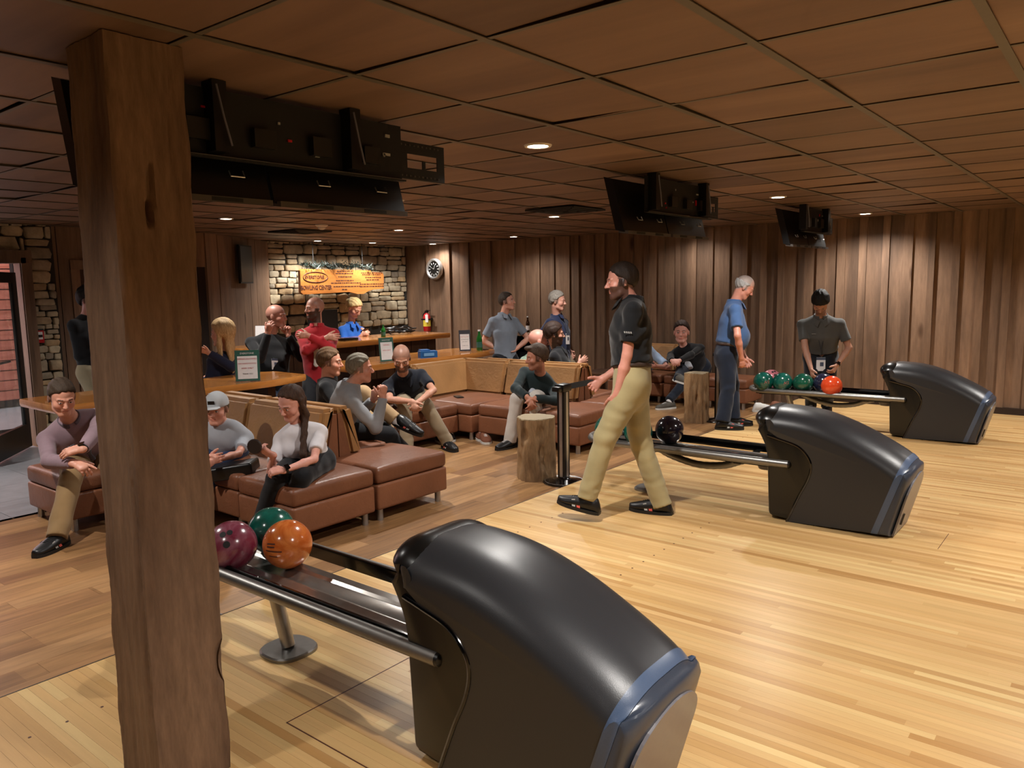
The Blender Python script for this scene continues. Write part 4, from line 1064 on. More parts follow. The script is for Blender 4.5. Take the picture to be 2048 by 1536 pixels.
card((-6.10, 3.86, TZ), .215, .285, R(52), 'card in a green border lettered in red about drinks, on the table behind the girl',
     [('DRINKS ALLOWED', .69, .019, 'red_ink'), ('ON HARDWOOD', .545, .019, 'red_ink'), ('AREA ONLY', .40, .019, 'red_ink'), ('THANK YOU', .23, .015, 'dark_ink'), ('EVERSTONE', .86, .022, 'white')])
card((-6.32, 5.72, TZ), .18, .27, R(75), 'green bordered card half hidden behind the man in the dark polo', [('DRINKS', .66, .022, 'red_ink'), ('AREA ONLY', .45, .018, 'red_ink'), ('EVERSTONE', .86, .018, 'white')])
card((-6.42, 7.10, TZ), .15, .27, R(55), 'grey bordered card next to the green bottle on the far table', [('DRINKS ALLOWED', .66, .012, 'red_ink'), ('ON HARDWOOD', .54, .012, 'dark_ink'), ('AREA ONLY', .44, .012, 'dark_ink'), ('THANK YOU', .26, .012, 'dark_ink')], 'dark_ink')
card((-7.62, 5.02, .95), .16, .24, R(30), 'clear card stand seen almost edge-on at the left end of the bar', None, 'white')
bb = thing('blue_box', 'small bright blue lidded box on the far live-edge table', 'box', (-6.30, 6.32, TZ))
M['blue'] = plain('bright_blue_card', '1c5c9c', .4)
rot = Matrix.Rotation(R(60), 3, 'Z')
B().box(-6.40, -6.20, 6.26, 6.38, TZ, TZ + .075, rot).make('body', M['blue'], bb); B().box(-6.405, -6.30, 6.255, 6.385, TZ + .075, TZ + .088, rot).make('lid', M['blue'], bb)
B().box(-6.36, -6.24, 6.253, 6.256, TZ + .02, TZ + .055, rot, (-6.3, 6.32, TZ)).make('emblem', plain('pale_blue_print', '6fa4d4', .5), bb)
def bottle(p, mat, label, h=.24, r_=.032, cap='white'):
    t = thing('bottle', label, 'bottle', p, 'drink bottles'); x, y, z = p
    B().lathe([(r_ * .9, 0), (r_, .006), (r_, h * .55), (r_ * .85, h * .64), (r_ * .42, h * .78), (r_ * .38, h * .93)], p, 20).make('glass_body', M[mat], t, True)
    B().lathe([(r_ * .45, h * .93), (r_ * .45, h)], p, 16).make('cap', M[cap], t, True)
    B().lathe([(r_ * 1.01, h * .15), (r_ * 1.02, h * .15), (r_ * 1.02, h * .42), (r_ * 1.01, h * .42)], p, 20).make('label_band', M['white' if mat == 'brown_glass' else 'green_card'], t, True)
bottle((-6.36, 7.30, TZ), 'green_glass', 'green bottle with white cap on the table beside the grey polo man', .26, .036)
bottle((-7.52, 6.75, .95), 'green_glass', 'small green bottle on the bar in front of the woman in blue', .16, .03, 'green_glass')
bottle((-7.20, 9.40, .86), 'brown_glass', 'brown beer bottle with white label on the back shelf', .25, .03)
def phone(p, ang, label, z):
    v, f = rbox(-.038, .038, -.075, .075, 0, .009, .004, 2); o = mk('phone', v, f, M['black'], None, True, T((0, 0, 0)), sharp=40); o.location = T((p[0], p[1], z)); o.rotation_euler = (0, 0, R(ang)); tag(o, label, 'phone')
phone((-5.63, 6.10), 60, 'black phone lying on the corner sofa seat', .397)
phone((-6.40, 7.42), 70, 'black phone on the table right of the green bottle', TZ)
bc = thing('blue_carton', 'small blue carton on the back shelf behind the bald man', 'box', (-6.88, 9.4, .86)); B().box(-6.94, -6.82, 9.35, 9.45, .86, .92).make('carton_body', M['blue'], bc)
pm = thing('computer_monitor', 'black computer monitor on the bar beside the red pullover man', 'computer monitor', (-7.72, 5.96, .95))
B().box(-7.82, -7.62, 5.86, 6.06, .95, .965).make('stand_foot', M['black'], pm); B().box(-7.735, -7.705, 5.93, 5.99, .965, 1.06).make('neck', M['black'], pm)
B().prism([(-.2, 1.03), (.16, 1.03), (.16, 1.33), (-.2, 1.33)], .03, (-7.72, 5.98, 0), (.5, .866, 0), (0, 0, 1), (.866, -.5, 0)).make('screen', M['black_matte'], pm)
kb = thing('card_reader', 'black card reader lying on the bar beside the computer monitor', 'card reader', (-7.45, 6.12, .95)); v, f = rbox(-7.53, -7.38, 6.02, 6.22, .95, .985, .01, 2); mk('case', v, f, M['gloss_black'], kb, True, kb['_o'], sharp=50)
cr = thing('cable_bundle', 'heap of black cables on the bar right of the woman in blue', 'cables', (-7.75, 7.22, .95))
rr = random.Random(2)
for q in range(7):
    P = [(-7.78 + rr.uniform(-.08, .12), 7.0 + .08 * i + rr.uniform(-.03, .03), .962 + .02 * (q % 3) + rr.uniform(0, .05)) for i in range(7)]
    B().tube(smooth_poly(P, 4), .009, 6).make('cable', M['black'], cr, True)

# shoes left on the floor under the sofas
def shoe_mesh(L=.29, W=.10, H=.10):
    """rounded low shoe along +y, heel at -L/2"""
    st = []; secs = 22
    for k in range(secs + 1):
        u = k / secs; y = -L / 2 + L * u
        hw = W / 2 * (1 - min(.985, abs((u - .49) / .53)) ** 3.4) ** .5 * (.88 + .22 * math.sin(PI * min(1, u * .75)))
        h = H * (1.0 if u < .3 else 1 - .62 * ((u - .3) / .7) ** .9) * (math.sin(PI * min(.5, .08 + u * 3)) if u < .2 else 1)
        st.append((y, hw, h))
    return st
def shoe(parent, c, yaw, mat, sole, L=.29, pitch=0.0, stripes=None, H=.10, name='shoe', lab=None, org=None):
    st = shoe_mesh(L, .105, H); n = 16; v = []
    for (y, hw, h) in st:
        for j in range(n):
            a = 2 * PI * j / n; cx = math.cos(a); cz = math.sin(a)
            x = hw * math.copysign(abs(cx) ** .7, cx); z = h * .5 + h * .5 * math.copysign(abs(cz) ** .7, cz) * (1 if cz > 0 else 1)
            if cz > 0: x *= 1 - .35 * cz
            v.append((x, y, z + .012))
    k = len(st)
    f = [(i * n + j, i * n + (j + 1) % n, (i + 1) * n + (j + 1) % n, (i + 1) * n + j) for i in range(k - 1) for j in range(n)] + [tuple(reversed(range(n))), tuple(range((k - 1) * n, k * n))]
    rot = Matrix.Rotation(R(yaw) - PI / 2, 3, 'Z') @ Matrix.Rotation(-pitch, 3, 'X')
    c = Vector(c); piv = Vector((0, L * .30, 0))
    tr = lambda q: c + Matrix.Rotation(R(yaw) - PI / 2, 3, 'Z') @ (Matrix.Rotation(-pitch, 3, 'X') @ (Vector(q) - piv) + piv)
    org = org if org is not None else (parent['_o'] if parent is not None else T(c))
    o = mk(name, [tr(q) for q in v], f, mat, parent, True, org)
    sv = [tr((s * hw * 1.03, y * 1.01, z)) for z in (0, .022) for (y, hw, h) in st for s in (-1, 1)]
    m = 2 * k; sf = []
    for i in range(k - 1):
        a = 2 * i; sf += [(a, a + 1, a + 3, a + 2), (m + a, m + a + 2, m + a + 3, m + a + 1), (a, a + 2, m + a + 2, m + a), (a + 1, m + a + 1, m + a + 3, a + 3)]
    sf += [(0, m, m + 1, 1), (m - 2, m - 1, 2 * m - 1, 2 * m - 2)]
    so_ = mk('sole', sv, sf, sole, o, False, org)
    b = B()
    for q in range(4):
        y0 = L * (.02 + .05 * q); hh = H * (1 - .62 * ((y0 / L + .5 - .3) / .7) ** .9) + .013
        b.tube([tr((-.026, y0, hh - .008)), tr((0, y0 + .004, hh + .001)), tr((.026, y0, hh - .008))], .0028, 6)
    b.make('laces', M['white'] if stripes is None else M['black'], o, True, org=org)
    if stripes:
        for q, mt in enumerate(stripes):
            b = B(); y0 = -.01 + q * .034
            for s in (-1, 1):
                P = [(s * .0585, y0 - .020, .026), (s * .0590, y0 + .004, .026), (s * .046, y0 + .020, .068), (s * .045, y0 - .004, .076)]
                b.add([tr(p) for p in P], [(0, 1, 2, 3)])
            b.make('stripe', mt, o, org=org)
    return o
M['shoe_black'] = plain('black_shoe_leather', '0e0e10', .4); M['sole_black'] = plain('black_rubber', '141414', .6); M['sole_white'] = plain('white_rubber', 'd8d8d4', .6)
M['coral'] = plain('coral_stripe', 'd0584c', .5); M['grey_st'] = plain('silver_stripe', 'b0b0ac', .4); M['brown_shoe'] = plain('brown_suede', '7a4a34', .8, nz=.1); M['grey_shoe'] = plain('grey_suede', '57534c', .8)
def speckle():
    m, nt, b = newmat('zebra_knit'); v = mapped(nt, rand=False); wv = N(nt, 'ShaderNodeTexWave'); wv.inputs['Scale'].default_value = 18; wv.inputs['Distortion'].default_value = 9; nt.links.new(v, wv.inputs['Vector'])
    rp = ramp(nt, wv.outputs['Fac'], [(.42, (.03, .03, .03)), (.52, (.75, .75, .73))]); nt.links.new(rp.outputs[0], b.inputs['Base Color']); return m
M['zebra'] = speckle()
def loose(c, yaw, mat, sole, label, grp, **k):
    o = shoe(None, c, yaw, M[mat], M[sole], **k)
    o.location = T(c); tag(o, label, 'shoe', grp); return o
loose((-5.28, 2.42, 0), 200, 'zebra', 'sole_white', 'black and white patterned sneaker under the ottoman beside the timber pillar', 'shoes left under the seats')
loose((-5.42, 5.62, 0), -25, 'shoe_black', 'sole_white', 'black running shoe with thick white sole by the dark polo man\'s foot', 'shoes left under the seats', L=.31, H=.11)
loose((-5.50, 5.76, 0), -20, 'shoe_black', 'sole_white', 'second black running shoe, partly under the corner seat', 'shoes left under the seats', L=.31, H=.11)
loose((-5.09, 5.90, 0), -40, 'brown_shoe', 'sole_white', 'brown casual shoe with white sole, front one of the pair', 'shoes left under the seats', H=.085)
loose((-5.22, 5.98, 0), -40, 'brown_shoe', 'sole_white', 'brown casual shoe behind its twin under the corner sofa', 'shoes left under the seats', H=.085)
loose((-3.42, 9.20, 0), 40, 'sole_white', 'sole_white', 'white sneaker on the floor by the rails, right of the blue polo man', 'shoes left under the seats')
loose((-3.30, 9.42, 0), 50, 'brown_shoe', 'sole_black', 'tan shoe behind the white sneaker by the farthest rack', 'shoes left under the seats')

ZK, ZD = 1.0, 0.0
# ------------------------------------------------------------------ people: distance fields polygonised into skin and clothes
class Field:
    def __init__(s): s.p = []      # (kind, data, k, op)
    def cone(s, a, b, ra, rb, k=.03, flat=None, ell=None, op='u'):
        """tapered capsule; flat='b' cuts it square at b; ell=(axis, ratio) squashes across axis"""
        s.p.append(('c', (np.array(a, float), np.array(b, float), ra, rb, flat, ell), k, op)); return s
    def ell(s, c, r, rot=None, k=.02, op='u'):
        s.p.append(('e', (np.array(c, float), np.array(r, float), None if rot is None else np.array(rot, float)), k, op)); return s
    def plane(s, c, n, k=.005):
        s.p.append(('p', (np.array(c, float), np.array(n, float)), k, 'i')); return s
    def bounds(s):
        lo = np.full(3, 1e9); hi = -lo
        for kd, d, k, op in s.p:
            if op != 'u': continue
            if kd == 'c': r = max(d[2], d[3]); pts = [d[0] - r, d[0] + r, d[1] - r, d[1] + r]
            elif kd == 'e': r = max(d[1]); pts = [d[0] - r, d[0] + r]
            else: continue
            for q in pts: lo = np.minimum(lo, q); hi = np.maximum(hi, q)
        return lo - .02, hi + .02
def _dist(kd, d, P):
    if kd == 'c':
        a, b, ra, rb, flat, el = d; ab = b - a; L2 = ab @ ab + 1e-12
        pa = P - a; t = (pa @ ab) / L2; tc = np.clip(t, 0, 1)
        q = pa - tc[..., None] * ab
        r = ra + (rb - ra) * tc
        if el is not None:
            ax, ratio = el; c = q @ ax; q = q + (c * (1 / ratio - 1))[..., None] * ax
            dd = (np.sqrt((q * q).sum(-1)) - r) * (.5 + .5 * ratio)
        else: dd = np.sqrt((q * q).sum(-1)) - r
        L = math.sqrt(L2)
        if flat in ('b', 'ab'): dd = np.maximum(dd, (t - 1) * L)
        if flat in ('a', 'ab'): dd = np.maximum(dd, -t * L)
        return dd
    if kd == 'e':
        c, r, rot = d; q = P - c
        if rot is not None: q = q @ rot.T
        k0 = np.sqrt(((q / r) ** 2).sum(-1)); k1 = np.sqrt(((q / (r * r)) ** 2).sum(-1)) + 1e-9
        return k0 * (k0 - 1) / k1
    return (P - d[0]) @ d[1]
def evaluate(F, lo, hi, h, fold=None):
    n = np.maximum(2, np.ceil((hi - lo) / h).astype(int) + 1)
    ax = [lo[i] + h * np.arange(n[i]) for i in range(3)]
    V = np.full(n, .08, np.float32)
    for kd, d, k, op in F.p:
        if op == 'u' or kd != 'p':
            if kd == 'c': r = max(d[2], d[3]); l_ = np.minimum(d[0], d[1]) - r; u_ = np.maximum(d[0], d[1]) + r
            else: r = max(d[1]); l_ = d[0] - r; u_ = d[0] + r
            m = max(k, .012) + .02
            i0 = np.maximum(0, np.floor((l_ - m - lo) / h).astype(int)); i1 = np.minimum(n, np.ceil((u_ + m - lo) / h).astype(int) + 1)
            if (i1 <= i0).any(): continue
        else: i0 = np.zeros(3, int); i1 = n
        sl = tuple(slice(a, b) for a, b in zip(i0, i1))
        G = np.stack(np.meshgrid(*[ax[i][sl[i]] for i in range(3)], indexing='ij'), -1)
        D = _dist(kd, d, G); A = V[sl]
        if op == 'u':
            hh = np.clip(.5 + .5 * (D - A) / k, 0, 1); V[sl] = D * (1 - hh) + A * hh - k * hh * (1 - hh)
        elif op == 's':
            hh = np.clip(.5 - .5 * (A + D) / k, 0, 1); V[sl] = A * (1 - hh) - D * hh + k * hh * (1 - hh)
        else:
            hh = np.clip(.5 - .5 * (A - D) / k, 0, 1); V[sl] = A * (1 - hh) + D * hh + k * hh * (1 - hh)
    if fold is not None:
        G = np.stack(np.meshgrid(*ax, indexing='ij'), -1)
        V = V + fold(G).astype(np.float32)
    return V, n
def nets(V, lo, h):
    S = V < 0
    nx, ny, nz = V.shape
    c = [(i, j, k) for i in (0, 1) for j in (0, 1) for k in (0, 1)]
    cnt = np.zeros((nx - 1, ny - 1, nz - 1), np.int8)
    for (i, j, k) in c: cnt += S[i:nx - 1 + i, j:ny - 1 + j, k:nz - 1 + k]
    act = (cnt > 0) & (cnt < 8)
    idx = np.argwhere(act)
    if len(idx) == 0: return np.zeros((0, 3)), np.zeros((0, 4), int)
    im = np.full(act.shape, -1, np.int64); im[tuple(idx.T)] = np.arange(len(idx))
    vals = np.stack([V[idx[:, 0] + i, idx[:, 1] + j, idx[:, 2] + k] for (i, j, k) in c], 1)
    acc = np.zeros((len(idx), 3)); m = np.zeros(len(idx))
    for a in range(8):
        for b in range(a + 1, 8):
            if sum(abs(c[a][q] - c[b][q]) for q in range(3)) != 1: continue
            va, vb = vals[:, a], vals[:, b]; w_ = (va < 0) != (vb < 0)
            t = np.where(w_, va / (va - vb + 1e-12), 0)
            p = np.array(c[a])[None] + t[:, None] * (np.array(c[b]) - np.array(c[a]))[None]
            acc += p * w_[:, None]; m += w_
    pos = lo + h * (idx + acc / m[:, None])
    faces = []
    for ax_ in range(3):
        o1, o2 = (ax_ + 1) % 3, (ax_ + 2) % 3
        sl0 = [slice(None)] * 3; sl1 = [slice(None)] * 3
        sl0[ax_] = slice(0, V.shape[ax_] - 1); sl1[ax_] = slice(1, V.shape[ax_])
        a, b = S[tuple(sl0)], S[tuple(sl1)]
        e = np.argwhere(a != b)
        ok = (e[:, o1] > 0) & (e[:, o2] > 0) & (e[:, o1] < V.shape[o1] - 1) & (e[:, o2] < V.shape[o2] - 1)
        e = e[ok]
        if len(e) == 0: continue
        def at_(d1, d2):
            q = e.copy(); q[:, o1] -= d1; q[:, o2] -= d2; return im[tuple(q.T)]
        q = np.stack([at_(1, 1), at_(0, 1), at_(0, 0), at_(1, 0)], 1)
        ins = a[tuple(e.T)]
        q[~ins] = q[~ins][:, ::-1]
        faces.append(q)
    f = np.concatenate(faces); f = f[(f >= 0).all(1)]
    return pos, f
def sdf_mesh(name, F, h, mat, parent, org, colf=None, fold=None, patches=()):
    lo, hi = F.bounds(); V, n = evaluate(F, lo, hi, h, fold); v, f = nets(V, lo, h)
    vs, fs = [v], [f]
    for (pl_, ph, ph_h) in patches:
        ctr = v[f].mean(1); keep = ~((ctr > pl_ + .6 * h) & (ctr < ph - .6 * h)).all(1)
        fs[0] = fs[0][keep] if len(vs) == 1 or True else fs[0]; f = fs[0]
        V2, _ = evaluate(F, pl_, ph, ph_h); v2, f2 = nets(V2, pl_, ph_h)
        if len(v2): fs.append(f2 + sum(len(x) for x in vs)); vs.append(v2)
    v = np.concatenate(vs); f = np.concatenate(fs)
    use = np.zeros(len(v), bool); use[f.ravel()] = True; mp = np.cumsum(use) - 1
    v = v[use]; f = mp[f]
    cols = colf(v) if colf is not None else None
    return mk(name, v, f, mat, parent, True, org, cols=cols)

def skin_mat():
    m, nt, b = newmat('skin_and_features')
    a = N(nt, 'ShaderNodeAttribute', attribute_name='Col'); v = mapped(nt, rand=False)
    n = noise(nt, v, 60, 3); r2 = ramp(nt, n, [(.3, (.93, .90, .90)), (.7, (1, 1, 1))])
    nt.links.new(mixc(nt, 1.0, a.outputs['Color'], r2.outputs[0], 'MULTIPLY'), b.inputs['Base Color'])
    b.inputs['Roughness'].default_value = .48; b.inputs['Subsurface Weight'].default_value = .08; b.inputs['Subsurface Radius'].default_value = (.01, .004, .002); b.inputs['Subsurface Scale'].default_value = 1
    bump(nt, b, n, .08, .002)
    return m
M['skin'] = skin_mat()
def hairmat(name, c, c2):
    m, nt, b = newmat(name); v = mapped(nt, (1, 1, .12), False); n = noise(nt, v, 130, 4, .7, .5)
    rp = ramp(nt, n, [(.3, lin(c)), (.7, lin(c2))]); nt.links.new(rp.outputs[0], b.inputs['Base Color']); b.inputs['Roughness'].default_value = .62; b.inputs['Specular IOR Level'].default_value = .25; bump(nt, b, n, .6, .006); return m
_fab = {}
def fab(hexc, kind='f'):
    if (hexc, kind) not in _fab: _fab[(hexc, kind)] = fabric('cloth_' + hexc, hexc) if kind == 'f' else plain('smooth_cloth_' + hexc, hexc, .6, nz=.06)
    return _fab[(hexc, kind)]
_hair = {}
def hr(a, b_):
    if (a, b_) not in _hair: _hair[(a, b_)] = hairmat('hair_' + a, a, b_)
    return _hair[(a, b_)]
M['badge_ink'] = plain('badge_print', '4a5468', .5); M['lanyard'] = plain('dark_lanyard', '20242c', .7); M['belt_leather'] = plain('belt_leather', '3a2a22', .5); M['watch'] = plain('black_watch', '0a0a0c', .3)
M['cap_grey'] = fabric('grey_cap_cloth', 'b8bcc0'); M['metal'] = M['steel']

def nrm(v): v = np.asarray(v, float); return v / (np.linalg.norm(v) + 1e-9)
def ik(a, b, l1, l2, pole):
    a = np.array(a, float); b = np.array(b, float); d = b - a; L = np.linalg.norm(d); d /= L
    if L > (l1 + l2) * .998: b = a + d * (l1 + l2) * .998; L = (l1 + l2) * .998
    x = (l1 * l1 - l2 * l2 + L * L) / (2 * L); hgt = math.sqrt(max(0, l1 * l1 - x * x))
    p = np.asarray(pole, float); p = nrm(p - d * (p @ d))
    return a + d * x + p * hgt, b
def deg2(a): return np.array([math.cos(R(a)), math.sin(R(a)), 0.])
def hand(F, w, d, up, s, curl, side, hold=0):
    """w wrist, d hand direction, up back-of-hand normal; side=+1 puts the thumb on (d x up)*side; returns palm centre"""
    d = nrm(d); up = nrm(np.asarray(up) - d * (np.asarray(up) @ d)); sd = np.cross(d, up) * side
    k = .010
    F.cone(w, w + d * .075 * s, .024 * s, .030 * s, .02, ell=(up, .62))
    F.cone(w + d * .05 * s + sd * .012 * s, w + d * .078 * s + sd * .022 * s, .017 * s, .013 * s, .012)
    F.cone(w + d * .05 * s - sd * .012 * s, w + d * .076 * s - sd * .024 * s, .017 * s, .012 * s, .012)
    L = [.072, .080, .075, .058]; c0 = curl
    for i, l in enumerate(L):
        o = (1.5 - i) * .0195 * s; base = w + d * (.078 - .004 * abs(i - 1.2)) * s + sd * o
        dir_ = nrm(d + sd * o * 2.2); p = base; an = 0
        cl = c0[i] if isinstance(c0, (list, tuple)) else c0
        for j, fr in enumerate((.46, .30, .24)):
            an += cl * (1.0 if j == 0 else 1.15); dd = dir_ * math.cos(an) - up * math.sin(an)
            q = p + dd * l * fr * s; r0 = (.0092 - .0008 * j - (.0012 if i == 3 else 0)) * s
            F.cone(p, q, r0, r0 - .0008 * s, .005); p = q
    tb = w + d * .022 * s + sd * .022 * s; td = nrm(d * .75 + sd * .75 - up * .35); p = tb
    F.cone(tb, tb + td * .032 * s, .015 * s, .0125 * s, .012); p = tb + td * .032 * s
    td = nrm(td + d * .35 - up * (.25 + .2 * (c0 if not isinstance(c0, (list, tuple)) else c0[0])))
    F.cone(p, p + td * .030 * s, .0118 * s, .0105 * s, .005); p = p + td * .030 * s; td = nrm(td + d * .2)
    F.cone(p, p + td * .024 * s, .0105 * s, .0085 * s, .005)
    return w + d * .06 * s

def person(label, group=None, P=None, N_=None, H=None, yaw=0, ypel=None, hyaw=None, hp=0, hr_=0, hl=None, hR=None, el=None, eR=None, fl=None, fR=None, kl=None, kR=None,
           tl=None, tR=None, pl_=0, pR=0, s=1.0, sk='d8a488', skin2=None, shirt=None, sleeve='short', trou='20242c', shoes=('shoe_black', 'sole_black'), stripes=None, hair=None, beard=None, brow='3a2a20',
           fem=False, belly=0, wide=1.0, res=.011, near=False, hand_l=None, hand_r=None, curl=.35, curl_r=None, curl_l=None, tuck=True, straight=False, collar=None, extra=None, hs=1.0, nofeet=False, sock='black_matte', collar_pts=True, trou_end=1.08, fold_a=.004, fz=0.0, jacket=False, hem=.12, loose_=.0):
    """P pelvis, N_ neck base, H head centre, hl/hR wrists, fl/fR ankles (world); yaw = way the chest faces, ypel the hips, hyaw the head"""
    P, N_, H = (np.array(q, float) for q in (P, N_, H)); base = (float(P[0]), float(P[1]), 0.0)
    t = thing('person', label, 'person', base, group); org = np.array(base)
    ypel = yaw if ypel is None else ypel; hyaw = yaw if hyaw is None else hyaw
    f = deg2(yaw); rt = np.array([f[1], -f[0], 0]); up = nrm(N_ - P); fch = nrm(f - up * (f @ up)); rch = nrm(np.cross(fch, up))
    fp = deg2(ypel); rp = np.array([fp[1], -fp[0], 0])
    sw = (.150 if fem else .172) * s * wide; hw = (.088 if fem else .085) * s
    chest = P + (N_ - P) * .62 + fch * .01; waist = P + (N_ - P) * .30 + fch * .005
    sh = {}
    for sd, k in ((-1, 'l'), (1, 'R')): sh[k] = N_ - up * .075 * s + rch * sd * sw
    hip = {k: P + rp * sd * hw - np.array([0, 0, .01]) for sd, k in ((-1, 'l'), (1, 'R'))}
    af = .82 if (fem or s < .95) else 1.0
    UA, FA, TH, SHN = .285 * s, .255 * s, .425 * s, .41 * s
    arms = {}
    for k, tg, po, sd in (('l', hl, el, -1), ('R', hR, eR, 1)):
        if tg is None: tg = sh[k] + np.array([0, 0, -.52 * s]) + fch * .06 + rch * sd * .04
        if po is None: po = -fch * .6 + rch * sd * .5 - np.array([0, 0, .5])
        arms[k] = (sh[k],) + ik(sh[k], tg, UA, FA, po)
    legs = {}
    for k, tg, po in (('l', fl, kl), ('R', fR, kR)):
        if tg is None: tg = hip[k] + np.array([0, 0, -P[2] + .09 + fz])
        if po is None: po = fp + np.array([0, 0, .15])
        q_ = 1.0
        if straight: q_ = np.linalg.norm(np.array(tg) - hip[k]) * (1.004 if straight is True else straight) / (TH + SHN)
        legs[k] = (hip[k],) + ik(hip[k], tg, TH * q_, SHN * q_, po)
    # head frame
    hf = deg2(hyaw); hrt = np.array([hf[1], -hf[0], 0]); hf2 = nrm(hf * math.cos(R(hp)) + np.array([0, 0, -math.sin(R(hp))])); hup = np.cross(hrt, hf2)
    if hr_: a = R(hr_); hrt, hup = hrt * math.cos(a) - hup * math.sin(a), hup * math.cos(a) + hrt * math.sin(a)
    RM = np.stack([hrt, hf2, hup]); HS = s ** .5 * hs
    h_ = lambda x, y, z: H + HS * (hrt * x + hf2 * y + hup * z)
    def body(F, g=0.0, what='all', sl=None):
        tw = .9 if fem else 1.0
        if what in ('all', 'torso'):
            F.cone(P - up * .02, waist, (.158 if fem else .150) * s * wide + g, (.120 if fem else .138) * s * wide + g, .05, ell=(fch, .70))
            F.cone(waist, chest, (.120 if fem else .138) * s * wide + g, (.148 if fem else .165) * s * wide + g, .05, ell=(fch, .68))
            F.cone(chest, N_ - up * .075 * s, (.148 if fem else .165) * s * wide + g, .105 * s + g, .05, ell=(fch, .66))
            for k in 'lR': F.cone(N_ - up * .045 * s, sh[k], .048 * s + g, .046 * s + g, .05)
            F.cone(N_ - up * .03 * s, N_ + up * .0, .075 * s + g * .6, .055 * s + g * .5, .03)
            if belly: F.ell(P + (N_ - P) * .34 + fch * (.03 + belly * .5) * s, (np.array([.12, .12, .13]) * s * wide + belly * .3 + g), None, .06)
            if fem:
                for sd in (-1, 1): F.ell(chest + up * .0 + fch * .085 * s + rch * sd * .068 * s, np.array([.058, .055, .058]) * s + g, None, .04)
            else: F.ell(chest + up * .05 * s + fch * .075 * s, np.array([.12, .12, .07]) * s * wide + g, None, .05) if False else None
        return F
    # ---- skin body
    F = Field(); body(F)
    for k, sd in (('l', -1), ('R', 1)):
        a, b, c = arms[k]
        F.cone(a, a + (b - a) * .5, .044 * s * af, .040 * s * af, .02).cone(a + (b - a) * .5, b, .040 * s * af, .034 * s * af, .02).cone(b, b + (c - b) * .35, .034 * s * af, .035 * s * af, .015).cone(b + (c - b) * .35, c, .035 * s * af, .023 * s * af, .015)
        a, b, c = legs[k]
        F.cone(a, b, .085 * s, .054 * s, .03).cone(b, b + (c - b) * .4, .052 * s, .052 * s, .02).cone(b + (c - b) * .4, c, .052 * s, .034 * s, .02)
        F.cone(c, c + deg2(ypel) * .01 - np.array([0, 0, .03]), .030 * s, .024 * s, .02)
    F.cone(N_ - up * .03, h_(0, -.02, -.06), .056 * s * (.9 if fem else 1), .052 * s * (.88 if fem else 1), .02)
    hands = {}
    for k, sd, spec, cu in (('l', -1, hand_l, curl_l), ('R', 1, hand_r, curl_r)):
        a, b, c = arms[k]; d = nrm(c - b); cu = curl if cu is None else cu
        if spec is None: dd, uu = nrm(d + np.array([0, 0, -.15])), nrm(rch * sd + fch * .2)
        else: dd, uu = spec
        # thumb side: palm faces -up; for the right hand the thumb lies on up x d
        hands[k] = hand(F, c, dd, uu, s * (.92 if fem else 1), cu, -sd)
    # head
    F.ell(h_(0, -.012, .030), np.array([.0765, .098, .090]) * HS, RM, .02)
    F.ell(h_(0, .020, -.040), np.array([.060, .068, .078]) * HS * (.96 if fem else 1), RM, .03)
    F.ell(h_(0, .060, -.098), np.array([.026, .022, .018]) * HS, RM, .03)
    for sd in (-1, 1):
        F.ell(h_(sd * .040, .052, -.030), np.array([.026, .028, .026]) * HS, RM, .02)
        F.cone(h_(sd * .012, .086, .018), h_(sd * .042, .072, .018), .010 * HS, .009 * HS, .012)
        F.ell(h_(sd * .030, .098, .000), np.array([.017, .014, .012]) * HS, RM, .012, 's')
        F.ell(h_(sd * .030, .078, .000), np.array([.0135, .0125, .0115]) * HS, RM, .003)
        F.ell(h_(sd * .077, -.008, -.008), np.array([.009, .019, .031]) * HS, RM, .006)
        F.cone(h_(sd * .046, .02, -.075), h_(sd * .020, .062, -.100), .016 * HS, .016 * HS, .02)
    F.cone(h_(0, .086, .006), h_(0, .106, -.030), .0075 * HS, .0115 * HS, .010); F.cone(h_(-.010, .096, -.034), h_(.010, .096, -.034), .008 * HS, .008 * HS, .006)
    F.cone(h_(-.018, .081, -.058), h_(.018, .081, -.058), .0065 * HS, .0065 * HS, .006); F.cone(h_(-.014, .080, -.069), h_(.014, .080, -.069), .0075 * HS, .0075 * HS, .005)
    skc = np.array(lin(sk)); lipc = skc * np.array([.80, .48, .48]); browc = np.array(lin(brow)); bc = np.array(lin(beard[0])) if beard else None
    def colf(v):
        q = (v - H) @ RM.T / HS; x, y, z = np.abs(q[:, 0]), q[:, 1], q[:, 2]
        c = np.tile(skc, (len(v), 1)); near_h = (x < .12) & (np.abs(y) < .14) & (z > -.16) & (z < .16)
        def blend(m, col, k=1.0):
            m = np.clip(m * k, 0, 1)[:, None] * near_h[:, None]; return c * (1 - m) + np.asarray(col) * m
        c = blend(np.exp(-((x - .045) ** 2 + (z + .032) ** 2) / .0004) * (y > .03) * .35, skc * np.array([1.0, .66, .62]))
        if bc is not None:
            st = beard[1]
            jaw = (z < -.028 - .25 * np.maximum(0, .045 - x) * (y > .04)) & (y > -.035 + .0 * z) & (z > -.15) & ~((x < .022) & (z > -.077) & (z < -.052) & (y > .06))
            up_ = (z > -.052) & (z < -.040) & (x < .032) & (y > .06)
            side = (x > .046) & (z < (.004 if hair is None or not hair.get('style') else .02)) & (y > -.012 + .25 * (-z)) & (y < .030 - .3 * z) & (z > -.12)
            c = blend((jaw | up_ | side).astype(float), bc, st)
